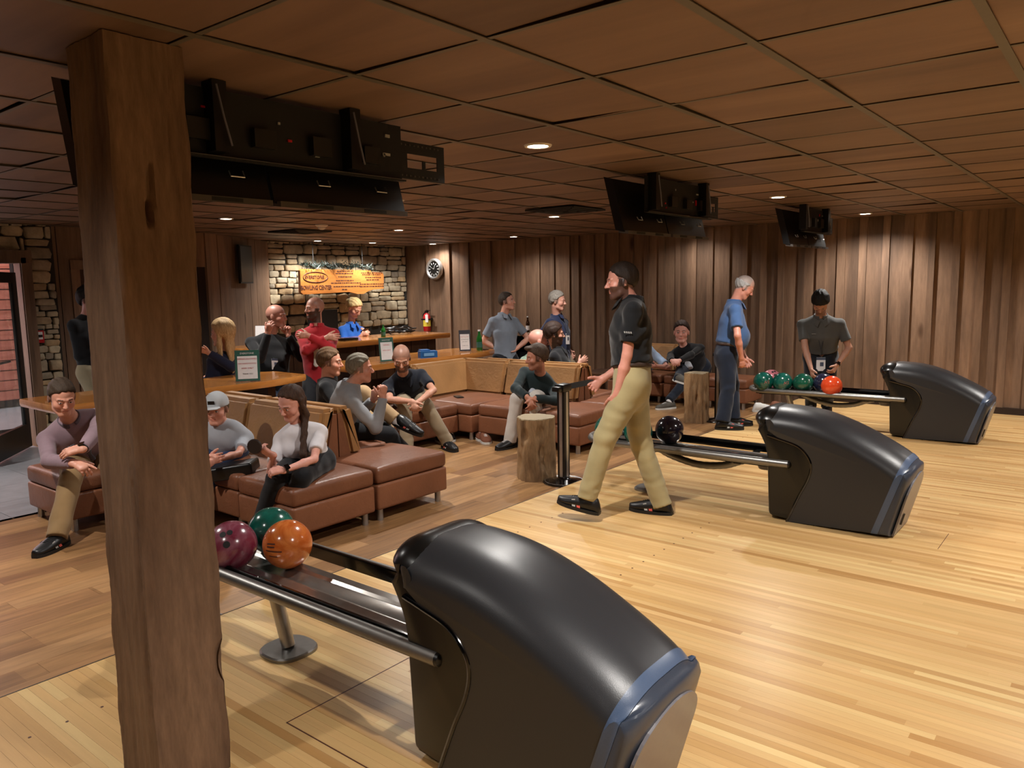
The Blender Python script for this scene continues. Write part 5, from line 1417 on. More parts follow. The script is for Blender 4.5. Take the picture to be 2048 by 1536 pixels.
        c = blend(((x < .021 - .2 * np.abs(z + .063)) & (np.abs(z + .063) < .0075) & (y > .07)).astype(float), lipc, .55 if not fem else .75); c = blend(((x < .019) & (np.abs(z + .063) < .0014) & (y > .07)).astype(float), lipc * .35, .7)
        c = blend(((x > .014) & (x < .046) & (np.abs(z - .021 + .1 * np.maximum(0, x - .035)) < .0042) & (y > .05)).astype(float), browc, .85)
        e = ((x - .030) / .0115) ** 2 + ((z) / .0055) ** 2; c = blend(((e < 1) & (y > .06)).astype(float), (.72, .69, .66))
        c = blend((((x - .030) ** 2 + z ** 2 < .0052 ** 2) & (y > .06)).astype(float), (.03, .022, .018))
        c = blend(((e > .8) & (e < 1.7) & (z > .001) & (y > .06)).astype(float), (.05, .03, .025), .85)
        if hair and hair.get('style') in ('short', 'fringe') and not hair.get('nofade'):
            hc = np.array(lin(hair['c'][0])); lim = (z - hair.get('front', .084)) - .84 * (y - .085); m = ((lim > -.018) & (y < .03) & (z > -.105) & (z < .12)) | ((x > .05) & (y > -.004) & (y < .026) & (z > -.032) & (z < .04))
            c = blend(m.astype(float), hc, .72)
        if hair and hair.get('stubble'):
            m = (z > -.02 + .75 * y + .02) & (z > -.07); c = blend(m.astype(float), np.array(lin(hair['stubble'])), hair.get('sk', .5))
        return np.concatenate([c, np.ones((len(v), 1))], 1)
    e3 = np.array([1, 1, 1.])
    ph = .0045 if near else .0065
    pats = [(H - e3 * .155, H + e3 * .155, ph)]
    for k in 'lR':
        c0 = arms[k][2] * .35 + hands[k] * .65; pats.append((c0 - e3 * .125, c0 + e3 * .125, ph if near else .0072))
    # keep patches from overlapping one another twice
    keep = []
    for q in pats:
        mrg = False
        for i, w_ in enumerate(keep):
            if (q[0] < w_[1]).all() and (w_[0] < q[1]).all(): keep[i] = (np.minimum(q[0], w_[0]), np.maximum(q[1], w_[1]), w_[2]); mrg = True
        if not mrg: keep.append(q)
    sdf_mesh('body', F, res, M['skin'], t, org, colf, patches=keep)
    # ---- trousers
    def foldf(cs, amp):
        rs_ = random.Random(int(abs(P[0] * 1000 + P[1] * 77)))
        k1 = np.array([rs_.uniform(-1, 1) for _ in range(3)]) * 26; k2 = np.array([rs_.uniform(-1, 1) for _ in range(3)]) * 34 + np.array([0, 0, 24])
        def g(G):
            w1 = np.sin(G @ k1 + 1.7 * np.sin(G[..., 2] * 14)); w2 = np.sin(G @ k2 + 2.1 * np.sin(G[..., 0] * 9 + G[..., 1] * 11))
            r_ = amp * (.6 * w1 * w2 + .35 * w2)
            for cc, rad in cs:
                dd = np.sqrt(((G - cc) ** 2).sum(-1)); wv_ = np.exp(-(dd / rad) ** 2); r_ = r_ + amp * .6 * wv_ * np.sin(dd * 130 + w1 * 2.2 + w2)
            return r_
        return g
    F = Field(); g = .010 + loose_
    F.cone(P - up * .02, P + up * (.09 if tuck else .05) * s, (.160 if fem else .152) * s * wide + g, (.150 if fem else .146) * s * wide + g - .004, .05, ell=(fch, .70), flat='b')
    if belly: pass
    for k in 'lR':
        a, b, c = legs[k]; e = b + (c - b) * trou_end
        F.cone(a, b, .090 * s * (wide * .5 + .5) + g, .062 * s + g, .04).cone(b, e, .060 * s + g, (.046 if fem else .054) * s + g + loose_, .02, flat='b')
    sdf_mesh('trousers', F, res * .9, fab(trou), t, org, None, foldf([(legs[k][1], .10) for k in 'lR'] + [(legs[k][2], .10) for k in 'lR'] + [(P + fp * .1, .12)], fold_a))
    if tuck and trou_end > .9:
        F = Field(); c0 = P + up * .082 * s
        F.cone(c0, c0 + up * .032, .153 * s * wide + g, .152 * s * wide + g, .01, ell=(fch, .70), flat='ab')
        sdf_mesh('belt', F, .008, M['belt_leather'], t, org)
    # ---- shirt
    def shirt_field(g, slv, hemz, cut=0):
        F = Field(); c0 = P - up * .02 if hemz is None else P + up * hemz
        F.cone(c0, waist, (.156 if fem else .152) * s * wide + g + .003, (.124 if fem else .144) * s * wide + g, .05, ell=(fch, .74), flat='a')
        F.cone(waist, chest, (.124 if fem else .142) * s * wide + g, (.150 if fem else .168) * s * wide + g, .05, ell=(fch, .68))
        F.cone(chest, N_ - up * .075 * s, (.150 if fem else .168) * s * wide + g, .107 * s + g, .05, ell=(fch, .66))
        for k in 'lR': F.cone(N_ - up * .045 * s, sh[k], .050 * s + g, .048 * s + g, .05)
        F.cone(N_ - up * .04 * s, N_ + up * .0, .078 * s + g * .6, .064 * s + g * .4, .03, flat='b')
        if belly: F.ell(P + (N_ - P) * .36 + fch * (.03 + belly * .5) * s, (np.array([.12, .12, .14]) * s * wide + belly * .3 + g), None, .06)
        if fem:
            for sd in (-1, 1): F.ell(chest + fch * .085 * s + rch * sd * .068 * s, np.array([.060, .056, .060]) * s + g, None, .04)
        for k in 'lR':
            a, b, c = arms[k]
            if slv == 'short': e = a + (b - a) * .70; F.cone(a, e, .044 * s * af + g, .047 * s * af + g * 1.2, .022, flat='b')
            else:
                e = b + (c - b) * (.97 if slv == 'long' else .35)
                F.cone(a, b, .045 * s * af + g, .039 * s * af + g, .022).cone(b, e, .043 * s + g, .031 * s + g * .8, .015, flat='b')
        return F
    g = .010 + loose_ * .7; slv = sleeve
    F = shirt_field(g, slv, (.112 if tuck else -hem) * s)
    sdf_mesh('jacket' if jacket else 'shirt', F, res * .9, shirt if not isinstance(shirt, str) else fab(shirt), t, org, None, foldf([(arms[k][1], .09) for k in 'lR'] + [(waist, .13)] + [(sh[k] - up * .08, .08) for k in 'lR'], fold_a))
    if collar:
        # open collar band, split at the front
        F = Field(); a = N_ + up * .000 * s; b = N_ + up * .046 * s - fch * .004
        F.cone(a, b, .084 * s, .072 * s, .01, flat='ab').cone(a - up * .02, b + up * .02, .074 * s, .060 * s, .004, op='s')
        F.ell(N_ + fch * .095 * s + up * .026, (.024, .05, .07), np.stack([rch, fch, up]), .004, 's')
        sdf_mesh('collar', F, .006, fab(collar), t, org)
        bb = B()
        for sd in ((-1, 1) if collar_pts else ()):
            q = [N_ + rch * sd * .012 * s + fch * .098 * s + up * .014, N_ + rch * sd * .062 * s + fch * .064 * s + up * .032 * s, N_ + rch * sd * .070 * s + fch * .102 * s - up * .026 * s, N_ + rch * sd * .034 * s + fch * .130 * s - up * .044 * s]
            bb.add(q + [p + fch * .003 for p in q], [(0, 1, 2, 3), (4, 7, 6, 5), (0, 4, 5, 1), (1, 5, 6, 2), (2, 6, 7, 3), (3, 7, 4, 0)])
        if collar_pts: bb.make('collar_point', fab(collar), t, org=org)
    # ---- shoes
    if not nofeet:
        for k, yw, pt in (('l', tl, pl_), ('R', tR, pR)):
            yw = ypel if yw is None else yw; c = legs[k][2]; fd = deg2(yw)
            B().tube([c + (legs[k][1] - c) * .25, c + (legs[k][1] - c) * .02, c + fd * .015 - np.array([0, 0, .045])], [.044 * s, .040 * s, .042 * s], 14).make('sock', M[sock], t, True, org=org)
            zc = fz if pt == 0 and c[2] - fz < .16 else c[2] - .085
            shoe(t, c + fd * .065 * s - np.array([0, 0, c[2] - zc]), yw, M[shoes[0]], M[shoes[1]], L=.29 * s, pitch=pt, stripes=[M[q] for q in stripes] if stripes else None, org=org)
    # ---- hair
    if hair and hair.get('style'):
        st = hair['style']; hm = hr(hair['c'][0], hair['c'][1]); F = Field(); th = hair.get('t', .009)
        F.ell(h_(0, -.014, .033), np.array([.0765 + th, .098 + th, .090 + th * 1.25]) * HS, RM, .01)
        fr = hair.get('front', .084); sl_ = .84
        n_ = nrm(hf2 * sl_ - hup); cpt = h_(0, .085, fr)
        def hairfold(G):
            q = (G - H) @ RM.T / HS
            base = .0012 * np.sin(q[..., 1] * 90 + 6 * np.sin(q[..., 0] * 30)) + .0022 * np.sin(q[..., 0] * 170 + q[..., 1] * 30 + 3 * np.sin(q[..., 2] * 30))
            lim = (q[..., 2] - fr) - sl_ * (q[..., 1] - .085)          # >0 is scalp
            ear = .035 - np.sqrt((q[..., 1] + .002) ** 2 + (q[..., 2] + .012) ** 2)
            side = -lim * .7
            if st in ('long', 'pony'): return base - 0 * lim
            nape = -.085 - q[..., 2]
            return base + 0 * side
        cutf = None
        if st in ('short', 'long', 'pony', 'side'):
            F.p.append(('p', (cpt, n_ / np.linalg.norm(hf2 * sl_ - hup) * 1.0), .014, 'i'))
            F.p.append(('p', (h_(0, 0, -.075), -hup), .004, 'i'))
            for sd in (-1, 1):
                if st == 'short': F.ell(h_(sd * .08, .0, -.020), np.array([.03, .022, .034]) * HS, RM, .004, 's')
        if st == 'fringe':   # bald on top
            F.p.append(('p', (cpt, n_), .004, 'i')); F.p.append(('p', (h_(0, 0, .045), hup), .004, 'i')); F.p.append(('p', (h_(0, 0, -.06), -hup), .004, 'i'))
        if st == 'side': F.ell(h_(-.02, .07, .10), np.array([.055, .03, .022]) * HS, RM, .02)
        if hair.get('quiff'): F.ell(h_(.0, .072, .100), np.array([.055, .034, .020]) * HS, RM, .02)
        if st == 'long':
            dn = np.array([0, 0, -1.]); L = hair.get('len', .25)
            bk = h_(0, -.075, -.02)
            for sd in (-1, 1):
                a = h_(sd * .070, -.015, .02); b = h_(sd * .080, -.02, -.10); F.cone(a, b, .024, .026, .02)
                if sd != hair.get('tuck', 0): F.cone(b, b + dn * L * .6 + fch * hair.get('fw', .0) + rch * sd * -.01, .026, .022, .02).cone(b + dn * L * .6 + fch * hair.get('fw', 0), b + dn * L + fch * hair.get('fw', 0), .022, .010, .02)
            F.cone(bk, bk + dn * .12, .062, .060, .03, ell=(hf2, .6)).cone(bk + dn * .12, bk + dn * (L + .06) - fch * .02, .060, .030, .03, ell=(hf2, .55))
        if st == 'pony':
            a = h_(0, -.10, .07); F.ell(a, np.array([.03, .03, .03]) * HS, None, .01); F.cone(a, h_(0, -.15, .02), .024, .022, .01).cone(h_(0, -.15, .02), h_(0, -.14, -.10), .022, .010, .01)
        sdf_mesh('hair', F, .0055 if near else .007, hm, t, org, None, hairfold)
    if extra: extra(t, org, dict(P=P, N=N_, H=H, h=h_, up=up, f=fch, r=rch, arms=arms, legs=legs, hands=hands, waist=waist, chest=chest, RM=RM, HS=HS, s=s, hrt=hrt, hf=hf2, hup=hup, fp=fp, wide=wide))
    return t

def glasses(t, org, J):
    b = B(); h = J['h']
    for sd in (-1, 1):
        b.tube([h(sd * (.032 + .021 * math.cos(a)), .098, .0 + .015 * math.sin(a)) for a in np.linspace(0, 2 * PI, 14)[:-1]], .0016, 5, True)
        b.tube([h(sd * .053, .096, .004), h(sd * .082, .0, .004)], .0016, 5)
    b.tube([h(-.011, .1, .003), h(.011, .1, .003)], .0016, 5); b.make('glasses', M['black'], t, org=org)
def badge(drop=.42, w_=.085, hh=.13, side=0, zoff=0.0, fwd=.155):
    def fn(t, org, J):
        f, r, up = J['f'], J['r'], J['up']; N0 = J['N']; c = N0 - up * drop + f * fwd + r * side
        if zoff: c = c + np.array([0, 0, zoff])
        b = B(); top = c + np.array([0, 0, hh / 2])
        for sd in (-1, 1): b.tube([N0 + r * sd * .055 + f * .045 + up * .015, N0 + r * sd * .05 + f * .125 - up * .10, (N0 + f * .15 - up * .24 + r * side) * .5 + top * .5 if drop > .3 else top, top], .0035, 5)
        b.make('lanyard', M['lanyard'], t, org=org)
        z = np.array([0, 0, 1.]); q = B().prism([(-w_ / 2, -hh / 2), (w_ / 2, -hh / 2), (w_ / 2, hh / 2), (-w_ / 2, hh / 2)], .003, c, r, z, f).make('badge', M['white'], t, org=org)
        B().prism([(-w_ * .3, -hh * .15), (w_ * .1, -hh * .15), (w_ * .1, hh * .15), (-w_ * .3, hh * .15)], .001, c + f * .0032, r, z, f).prism([(-w_ * .5, hh * .32), (w_ * .5, hh * .32), (w_ * .5, hh * .5), (-w_ * .5, hh * .5)], .001, c + f * .0032, r, z, f).make('badge_print', M['badge_ink'], q, org=org)
    return fn
def chest_logo(side=.07, w_=.045, mat='label_grey', up_=.06):
    def fn(t, org, J):
        c = J['chest'] + J['up'] * up_ + J['r'] * side + J['f'] * .128 * J['s']
        b = B()
        for i in range(5): b.prism([(-w_ / 2 + w_ / 5 * i, 0), (-w_ / 2 + w_ / 5 * i + w_ / 7, 0), (-w_ / 2 + w_ / 5 * i + w_ / 7, .008), (-w_ / 2 + w_ / 5 * i, .008)], .004, c, J['r'], J['up'], J['f'])
        b.make('chest_logo', M[mat], t, org=org)
    return fn
def watch(k, band='watch'):
    def fn(t, org, J):
        a, b_, c = J['arms'][k]; d = nrm(c - b_); p = c - d * .012
        F = Field(); F.cone(p - d * .010, p + d * .010, .033 * J['s'], .031 * J['s'], .004, flat='ab'); sdf_mesh('watch_band', F, .005, M[band], t, org)
        n = nrm(np.cross(d, np.cross(nrm(np.array([.62, -.78, .6])), d)))
        x = np.cross(n, d); B().prism([(-.017, -.017), (.017, -.017), (.017, .017), (-.017, .017)], .010, p + n * .030 * J['s'], x, d, n).make('watch_case', M['gloss_black'], t, org=org)
    return fn
def multi(*fs):
    def fn(t, org, J):
        for g in fs: g(t, org, J)
    return fn
def inner_shirt(hexc, depth=.26, wd=.045):
    """shirt front seen in the open jacket"""
    def fn(t, org, J):
        N0, f, r, up, s = J['N'], J['f'], J['r'], J['up'], J['s']; F = Field()
        F.cone(N0 - up * .04, J['chest'], .06 * s, .075 * s, .04, ell=(r, .8)).cone(J['chest'], J['chest'] - up * depth, .075 * s, .085 * s, .04, ell=(r, .85))
        F2 = Field(); o = f * .098 * s
        for q in ((N0 - up * .03 * s + f * .055 * s, J['chest'] + f * .152 * s * (.25 + .75 * J['wide'])), (J['chest'] + f * .152 * s * (.25 + .75 * J['wide']), J['waist'] + f * .150 * s * (.2 + .8 * J['wide']))):
            F2.cone(q[0], q[1], wd * .6 * s, wd * s, .03, ell=(f, .30))
        sdf_mesh('inner_shirt', F2, .008, fab(hexc), t, org)
    return fn
# ------------------------------------------------------------------ the people
def sdir(r_, u_=0, t_=0):
    """direction from right / up / towards-the-viewer parts, in the room's own axes"""
    return nrm(np.array([.78, .625, 0]) * r_ + np.array([0, 0, 1.]) * u_ + np.array([.62, -.78, 0]) * t_)
G1 = 'people on the near sofas'; G2 = 'people at the far sofas'; G3 = 'people standing at the tables and bar'; G4 = 'people bowling'
ST = ('coral', 'grey_st')
def cap_hat(t, org, J):
    h, RM, HS = J['h'], J['RM'], J['HS']; F = Field()
    F.ell(h(0, -.014, .040), np.array([.089, .110, .098]) * HS, RM, .01); F.p.append(('p', (h(0, 0, .028), -J['hup']), .004, 'i'))
    hat = sdf_mesh('cap', F, .0055, M['cap_grey'], t, org)
    F = Field(); F.ell(h(0, .105, .034), np.array([.072, .062, .007]) * HS, RM, .006); sdf_mesh('brim', F, .0045, M['cap_grey'], hat, org)
    B().prism([(-.025, -.013), (.025, -.013), (.025, .013), (-.025, .013)], .003, h(0, .091, .072), J['hrt'], J['hup'], J['hf']).make('patch', M['watch'], hat, org=org)
def hold_phone(t, org, J):
    c = J['hands']['l'] * .5 + J['hands']['R'] * .5 + np.array([0, 0, .03]); B().prism([(-.035, -.07), (.035, -.07), (.035, .07), (-.035, .07)], .009, c, J['r'], nrm(J['up'] * .5 + J['f']), (0, 0, 1)).make('hand_phone', M['watch'], t, org=org)
def sleeve_logo(t, org, J):
    a, b, c = J['arms']['l']; p = a + (b - a) * .5; n = nrm(np.array([.62, -.78, 0])); b_ = B()
    for i in range(4): b_.prism([(i * .014, 0), (i * .014 + .009, 0), (i * .014 + .012, .012), (i * .014 + .003, .012)], .002, p + n * .070, (-.78, -.625, .1), (0, 0, 1), n)
    b_.make('sleeve_logo', M['label_grey'], t, org=org)
M['brown_puck'] = plain('dark_brown_puck', '241814', .5)
person('man in mauve quarter-zip and khakis sitting on the cube ottoman, left of the pillar', G1, P=(-6.142, 2.504, 0.396), N_=(-5.916, 2.296, 0.677), H=(-5.795, 2.205, 0.873), collar_pts=False, fz=LZ, yaw=-22, hyaw=-8, hp=22,
  hR=(-5.500, 2.123, 0.457), eR=sdir(-1,-.5,0), hl=(-5.400, 2.132, 0.530), el=sdir(1,-.3,0), fR=(-5.564, 2.012, -0.016), fl=(-5.307, 2.418, -0.016), tR=-60, tl=-25, s=1.05, wide=1.1, shirt='8c747c', sleeve='long', tuck=False, collar='5c5058', trou='8a6e4a',
  stripes=ST, hair=dict(style='short', c=('2e241c', '4a3a2c')), sk='d89c84', near=True, res=.010, hand_r=(sdir(1,-.35,.2), sdir(.2,.8,.5)), hand_l=(sdir(-1,-.12,.25), sdir(0,.8,.55)), curl_r=[.1,.5,.6,.6], curl_l=.25,
  extra=multi(watch('l'), lambda t, o, J: (B().tube([J['N'] + J['f'] * .085 - J['up'] * .02, J['chest'] + J['f'] * .135 + J['up'] * .03], .004, 6).make('zip', M['watch'], t, org=o), chest_logo(.075, .05, 'badge_ink', .08)(t, o, J), inner_shirt('4a4248', .0, .02)(t, o, J))))
person('boy in light grey T-shirt and pale cap sitting just right of the pillar', G1, P=(-5.414, 3.199, 0.380), N_=(-5.363, 3.155, 0.517), H=(-5.318, 3.085, 0.709), fz=LZ, yaw=-40, hyaw=-52, hp=6, s=.93,
  hR=(-5.121, 2.886, 0.388), hl=(-5.032, 2.888, 0.392), el=sdir(1,-.6,.1), fl=(-5.136, 2.622, -0.016), fR=(-5.329, 2.525, -0.016), shirt='a4a8b0', trou='2c3a58', tuck=False, hair=dict(style='short', c=('4a3826', '6a5238')), sk='dc9e88', near=True, res=.010, hem=.06,
  extra=lambda t, o, J: cap_hat(t, o, J))
person('girl with long brown hair and white T-shirt sitting on the front end seat', G1, P=(-4.515, 3.317, 0.380), N_=(-4.479, 3.191, 0.633), H=(-4.460, 3.140, 0.818), fz=LZ, yaw=-52, hyaw=-78, hp=24, hr_=-6, s=.93, fem=True,
  hR=(-4.338, 2.897, 0.514), eR=sdir(-.3,-1,.1), hl=(-4.242, 2.904, 0.422), el=sdir(1,-.5,0), fR=(-4.554, 2.904, 0.012), fl=(-4.375, 2.963, 0.008), tR=-70, tl=-60, shirt='d8d4d8', trou='17181c', tuck=False, hem=.05, hair=dict(style='long', c=('2a1c16', '50382a'), len=.34, tuck=1, fw=.12, front=.102), sk='dca090', near=True, res=.010,
  hand_r=(sdir(-.8,.5,.2), sdir(.1,-.6,.7)), curl_r=.75, hand_l=(sdir(-1,0,.2), sdir(0,.7,.6)), curl_l=.55, extra=watch('l'), fold_a=.003)
person('man in grey pullover seen from behind, raising his clasped hands', G1, P=(-5.264, 4.152, 0.391), N_=(-5.130, 4.213, 0.767), H=(-5.060, 4.266, 0.915), collar_pts=False, fz=LZ, yaw=62, hyaw=48, hp=0,
  hR=(-4.828, 4.302, 0.681), eR=sdir(.5,-1,.2), hl=(-5.038, 4.375, 0.633), el=sdir(.3,-1,0), fR=(-4.869, 4.729, -0.016), fl=(-5.083, 4.815, -0.016), s=1.03, shirt='8e9094', sleeve='long', tuck=False, hem=.08, trou='17181c', collar='8e9094', hair=dict(style='short', c=('5c5648', '8c8474')), sk='d09680', near=True,
  hand_r=(sdir(.1,1,.1), sdir(.6,.1,.8)), curl_r=1.1, hand_l=(sdir(.2,.6,.3), sdir(-.5,.2,.8)), curl_l=1.0, extra=None)
person('young man in black pullover with crossed khaki leg, beside the one in grey', G1, P=(-5.630, 4.416, 0.405), N_=(-5.723, 4.424, 0.734), H=(-5.676, 4.437, 0.924), collar_pts=False, fz=LZ, yaw=45, hyaw=38, hp=2,
  hR=(-5.198, 4.452, 0.624), hl=(-5.343, 4.605, 0.579), fR=(-4.960, 4.606, 0.396), kR=sdir(0,1,.2), fl=(-5.243, 4.815, -0.016), tR=20, pR=.35, s=1.03, shirt='141518', sleeve='long', tuck=False, trou='a88c68', collar='141518', hair=dict(style='short', c=('4c3826', '7a5c40')), sk='d89a80', hs=1.05, sock='white', trou_end=.86, stripes=ST, near=True)
person('balding bearded man in dark polo leaning forward with clasped hands', G1, P=(-6.099, 5.821, 0.391), N_=(-5.945, 5.588, 0.660), H=(-5.829, 5.467, 0.866), fz=LZ, yaw=-40, hyaw=-45, hp=30,
  hR=(-5.607, 5.381, 0.443), hl=(-5.567, 5.440, 0.438), eR=sdir(-1,-.2,0), el=sdir(1,-.2,0), fR=(-5.724, 5.404, -0.016), fl=(-5.543, 5.799, -0.016), tl=-20, tR=-60, s=1.05, wide=1.05, shirt='1a1e28', collar='1a1e28', trou='8c7c64', stripes=ST, hair=dict(stubble='30241e', sk=.45), beard=('2c211c', .8), sk='c8947c', hs=1.1,
  hand_r=(sdir(.5,-.8,.4), sdir(-.5,.1,.7)), hand_l=(sdir(-.5,-.8,.4), sdir(.5,.1,.7)), curl=.7, extra=multi(chest_logo(.07, .06), badge(.40, .07, .11, 0, -.02, .16)))
person('blonde long-haired woman in navy sweater with a brown strap, behind the near table', G3, P=(-7.364, 4.363, 0.544), N_=(-7.308, 4.403, 0.931), H=(-7.318, 4.362, 1.147), fz=LZ, yaw=188, hyaw=205, s=1.0, hs=1.12, fem=True, wide=1.15,
  hR=(-7.260, 4.170, 0.962), el=None, hl=(-7.572, 4.284, 0.655), shirt='20243a', sleeve='long', tuck=False, trou='20242c', hair=dict(style='long', c=('8a6a40', 'd8b888'), len=.30, t=.022, front=.085), sk='d09880', brow='8a6a48', nofeet=False,
  extra=lambda t, o, J: B().tube([J['N'] + J['r'] * .10 + J['f'] * .05, J['N'] + J['r'] * .11 - J['f'] * .09 - J['up'] * .02, J['N'] + J['r'] * .06 - J['f'] * .155 - J['up'] * .16, J['waist'] - J['f'] * .13 - J['r'] * .02, J['P'] - J['r'] * .12 - J['f'] * .12], .010, 8).make('bag_strap', M['brown_shoe'], t, True, org=o))
person('heavy man in black sweater with a name badge, gesturing with both hands at the bar', G3, P=(-7.448, 4.980, 0.503), N_=(-7.495, 5.037, 1.073), H=(-7.417, 5.094, 1.289), fz=LZ, yaw=-5, hyaw=28, s=1.08, wide=1.18, hs=1.05,
  hR=(-7.226, 4.846, 1.120), eR=sdir(-.6,-1,0), hl=(-7.280, 5.140, 1.073), el=sdir(.6,-1,0), shirt='101114', sleeve='long', tuck=False, trou='3c4a60', hair=dict(stubble='6a4a40', sk=.35), sk='b8806c', belly=.05,
  hand_r=(sdir(.3,.9,.2), sdir(-.2,.1,.9)), curl_r=.5, hand_l=(sdir(0,1,0), sdir(.2,0,-.9)), curl_l=[0,.9,1,1], extra=badge(.32, .075, .12, .06, 0, .22))
person('bald bearded man in red quarter-zip standing with folded arms', G3, P=(-6.888, 5.239, 0.606), N_=(-6.907, 5.248, 1.169), H=(-6.915, 5.234, 1.375), collar_pts=False, fz=LZ, yaw=-48, hyaw=-100, s=1.02, hR=(-6.623, 5.141, 1.070), hl=(-6.747, 5.018, 1.095), eR=sdir(-1,-.7,0), el=sdir(1,-.7,0),
  shirt='a8262e', sleeve='long', tuck=False, trou='14151a', collar='a8262e', hair=dict(stubble='5a4038', sk=.25), beard=('20160f', .9), sk='c08a74', hand_r=(sdir(1,.1,.1), sdir(0,.2,.9)), hand_l=(sdir(-1,.15,.1), sdir(0,.2,.9)),
  extra=lambda t, o, J: inner_shirt('c8c0b8', .0, .03)(t, o, J))
person('woman in bright blue polo with blond ponytail behind the bar looking at a phone', G3, P=(-8.825, 7.269, 0.531), N_=(-8.806, 7.301, 1.053), H=(-8.730, 7.306, 1.298), fz=LZ, yaw=-5, hyaw=5, hp=32, s=1.05, hs=1.08, fem=True, wide=1.05, hR=(-8.480, 7.193, 0.910), hl=(-8.545, 7.351, 0.926), shirt='2c62b8', collar='2c62b8', trou='20242c', tuck=False,
  hair=dict(style='pony', c=('a88850', 'e4cc98'), t=.012, front=.085), sk='d8a088', brow='8a6a48', extra=lambda t, o, J: hold_phone(t, o, J))
person('man with glasses in dark jacket and khakis standing behind, partly hidden by the pillar', G3, P=(-8.214, 3.449, 0.807), N_=(-8.249, 3.441, 1.345), H=(-8.180, 3.456, 1.516), fz=LZ, yaw=25, hyaw=30, s=1.06, hR=(-8.068, 3.539, 1.061), hl=(-8.249, 3.669, 1.045), shirt='15171c', sleeve='long', tuck=False, trou='8c8068', hair=dict(style='short', c=('100c0a', '241c18'), t=.018), sk='c48c80', hs=1.05,
  extra=lambda t, o, J: glasses(t, o, J))
person('young man in dark green jacket and white trousers sitting on the corner sofa', G2, P=(-5.093, 6.720, 0.391), N_=(-4.885, 6.597, 0.619), H=(-4.846, 6.469, 0.830), fz=LZ, yaw=-62, hyaw=-128, hp=6, s=1.04, hR=(-4.767, 6.193, 0.452), hl=(-4.702, 6.242, 0.435), eR=sdir(-1,-.4,0), el=sdir(1,-.4,0),
  fR=(-5.029, 6.238, -0.016), fl=(-4.751, 6.367, -0.016), tR=-95, tl=-50, shirt='1c282a', sleeve='long', tuck=False, trou='c4bcb4', jacket=True, hair=dict(style='short', quiff=True, c=('2c2018', '5a4636'), t=.014), sk='b87e66', beard=('3a261c', .35), hs=1.08,
  hand_r=(sdir(.35,-.8,.4), sdir(-.5,0,.7)), hand_l=(sdir(-.35,-.8,.4), sdir(.5,0,.7)), curl=.35, extra=inner_shirt('b8bcc8', .12, .035))
person('bald man in mint green shirt on the sofa facing the board wall', G2, P=(-5.741, 7.562, 0.323), N_=(-5.714, 7.577, 0.703), H=(-5.652, 7.591, 0.902), fz=LZ, yaw=70, hyaw=48, hp=5, s=1.05, hs=1.15, wide=1.12, shirt='94ae9c', tuck=False, trou='2c3038', hair=dict(stubble='a07868', sk=.15), sk='dc9c8c')
person('dark-haired bearded man in black polo on the sofa facing the board wall', G2, P=(-5.359, 7.602, 0.388), N_=(-5.395, 7.639, 0.785), H=(-5.424, 7.609, 0.992), fz=LZ, yaw=20, hyaw=42, s=1.05, hs=1.1, hR=(-5.097, 7.647, 0.641), hl=(-5.179, 7.846, 0.576), eR=sdir(0,-1,.2), shirt='121317', collar='121317', tuck=False, trou='2c3038', hair=dict(style='short', c=('1c120e', '3a261c'), t=.016), beard=('241812', .9), sk='b48470')
person('man in light grey polo standing with hands in pockets behind the far table', G3, P=(-6.734, 8.262, 0.586), N_=(-6.775, 8.297, 1.164), H=(-6.710, 8.299, 1.363), fz=LZ, yaw=-15, hyaw=18, hp=-8, s=1.07, hR=(-6.755, 8.192, 0.687), hl=(-6.633, 8.360, 0.693), eR=sdir(-1,0,-.2), el=sdir(1,0,-.4), shirt='7c8490', collar='7c8490', trou='14161c', tuck=False, hem=.04, hair=dict(style='short', c=('2c241e', '4c4036')), sk='d8a08a', curl=.6)
person('man in navy polo with a hanging badge standing against the board wall', G2, P=(-5.703, 8.129, 0.644), N_=(-5.779, 8.156, 1.169), H=(-5.733, 8.116, 1.375), fz=LZ, yaw=5, hyaw=22, hp=4, s=1.03, hR=(-5.879, 8.143, 0.739), hl=(-5.663, 8.310, 0.702), shirt='1c2440', collar='1c2440', trou='7c6c58', tuck=False, hem=.05, hair=dict(style='short', c=('4a443e', '9a948c'), t=.012), sk='c08e7c', extra=badge(.30, .09, .14, .05, 0, .16))
person('tall bearded man in black polo and khakis walking across the approach', G4, P=(-2.663, 4.653, 0.921), N_=(-2.709, 4.731, 1.455), H=(-2.766, 4.684, 1.604), yaw=212, hyaw=218, hp=4, s=1.06, wide=1.12, hl=(-2.669, 4.449, 0.813), el=sdir(1,-.2,.2), hR=(-2.908, 4.663, 0.918), eR=sdir(.3,-1,0), fl=(-2.785, 4.277, 0.177), fR=(-2.463, 4.701, 0.089), kl=sdir(-1,.2,.1), kR=sdir(-1,0,0), tl=192, tR=190, pl_=-.18,
  shirt='101114', collar='101114', trou='a2946c', stripes=ST, hair=dict(style='short', c=('1a120e', '30241c')), beard=('20140f', .85), sk='cc8e7c', near=True, res=.010, straight=True, curl=.45, extra=lambda t, o, J: sleeve_logo(t, o, J))
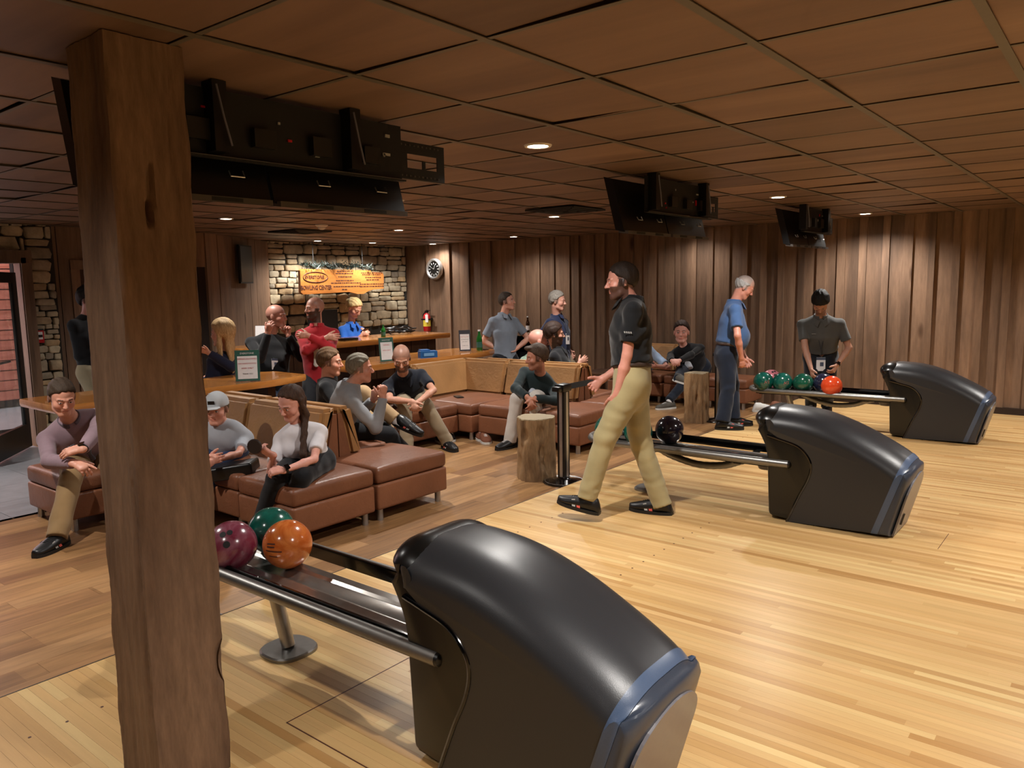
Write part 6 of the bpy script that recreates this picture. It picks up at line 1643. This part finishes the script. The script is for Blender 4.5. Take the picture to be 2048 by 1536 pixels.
person('smiling woman in black hoodie with crossed legs on the seat by the board wall', G2, P=(-4.815, 10.165, 0.391), N_=(-4.803, 9.822, 0.672), H=(-4.807, 9.748, 0.905), fz=LZ, yaw=-75, hyaw=-68, s=1.04, hs=1.22, wide=1.32, fem=True, belly=.03, hR=(-4.725, 9.311, 0.547), hl=(-4.652, 9.370, 0.546), eR=sdir(-1,-.3,0), el=sdir(1,-.3,0), fR=(-4.623, 9.287, 0.322), kR=sdir(-1,.4,.3), fl=(-4.796, 9.373, 0.009), kl=sdir(.2,1,.2), tR=0, tl=-120, pR=.2,
  shirt='121215', sleeve='long', jacket=True, tuck=False, trou='1e2634', shoes=('grey_shoe', 'sole_white'), sock='white', hair=dict(style='pony', c=('241812', '3e2c22'), t=.012), sk='dca090', hand_r=(sdir(.8,-.3,.4), sdir(0,.5,.7)), hand_l=(sdir(-.8,-.3,.4), sdir(0,.5,.7)), curl=.6, extra=multi(inner_shirt('c4ccd8', .14, .05), badge(.27, .07, .10, 0, 0, .19)))
person('person in light blue shirt seated by the board wall, mostly hidden by the walking man', G2, P=(-5.650, 10.144, 0.391), N_=(-5.256, 9.598, 0.672), H=(-5.300, 9.532, 0.906), fz=LZ, yaw=-70, hyaw=-100, s=1.0, hl=(-4.989, 9.362, 0.462), hR=(-5.104, 9.267, 0.444), shirt='9cb0cc', tuck=False, trou='2a3040', hair=dict(style='short', c=('4a4038', '6a6056')), sk='c89080')
person('white-haired man in blue polo and dark jeans standing beside the squarish stump', G4, P=(-3.430, 8.037, 0.800), N_=(-3.386, 8.123, 1.342), H=(-3.293, 8.176, 1.524), yaw=30, hyaw=30, hp=32, s=1.04, wide=1.02, belly=.06, hR=(-3.217, 7.945, 0.773), eR=sdir(-.3,0,.8), hl=(-3.323, 8.306, 0.738), el=sdir(0,-.3,-.8), fR=(-3.364, 7.834, 0.115), fl=(-3.365, 8.104, 0.108), tR=30, tl=38,
  shirt='44608c', collar='44608c', trou='1c2434', stripes=('grey_st', 'coral'), hair=dict(style='fringe', c=('8c8c8c', 'c4c4c4'), t=.009, stubble='b0a8a0', sk=.5), sk='d0907c', brow='a09890', near=True, straight=True, loose_=.006, curl=.5, tuck=True)
person('dark-haired man in grey polo with a white badge bending over the farthest rack', G4, P=(-2.899, 9.603, 0.670), N_=(-2.847, 9.400, 1.139), H=(-2.807, 9.231, 1.332), yaw=-72, hyaw=-75, hp=62, s=1.07, wide=1.12, hR=(-2.861, 9.138, 0.559), hl=(-2.633, 9.352, 0.598), eR=sdir(-1,0,-.3), el=sdir(1,0,-.3),
  shirt='50504e', collar='50504e', trou='181a20', hair=dict(style='short', c=('0c0a09', '1c1714'), t=.016, front=.075), sk='b4846c', beard=('3a2a22', .4), hs=1.05, curl=.5, extra=multi(badge(.46, .10, .16, 0, -.02, .25), chest_logo(.08, .05), watch('l')))
bg = thing('black_bag', 'flat black bag lying on the lap of the boy in the cap', 'bag', (-5.028, 3.013, 0.294))
v, f = rbox(-.17, .17, -.10, .10, -.05, .05, .02, 3); o = mk('bag_body', v, f, M['black'], bg, True, (0, 0, 0), sharp=50); o.rotation_euler = (0, R(-8), R(40))
dk = thing('dark_puck', 'dark round object held up by the girl in the white T-shirt', 'disc', (-4.383, 2.790, 0.585))
o = B().lathe([(.001, -.012), (.045, -.012), (.05, 0), (.045, .012), (.001, .012)], (0, 0, 0), 24, 'Y').make('puck_body', M['brown_puck'], dk, True, org=(0, 0, 0)); o.rotation_euler = (0, 0, R(35))
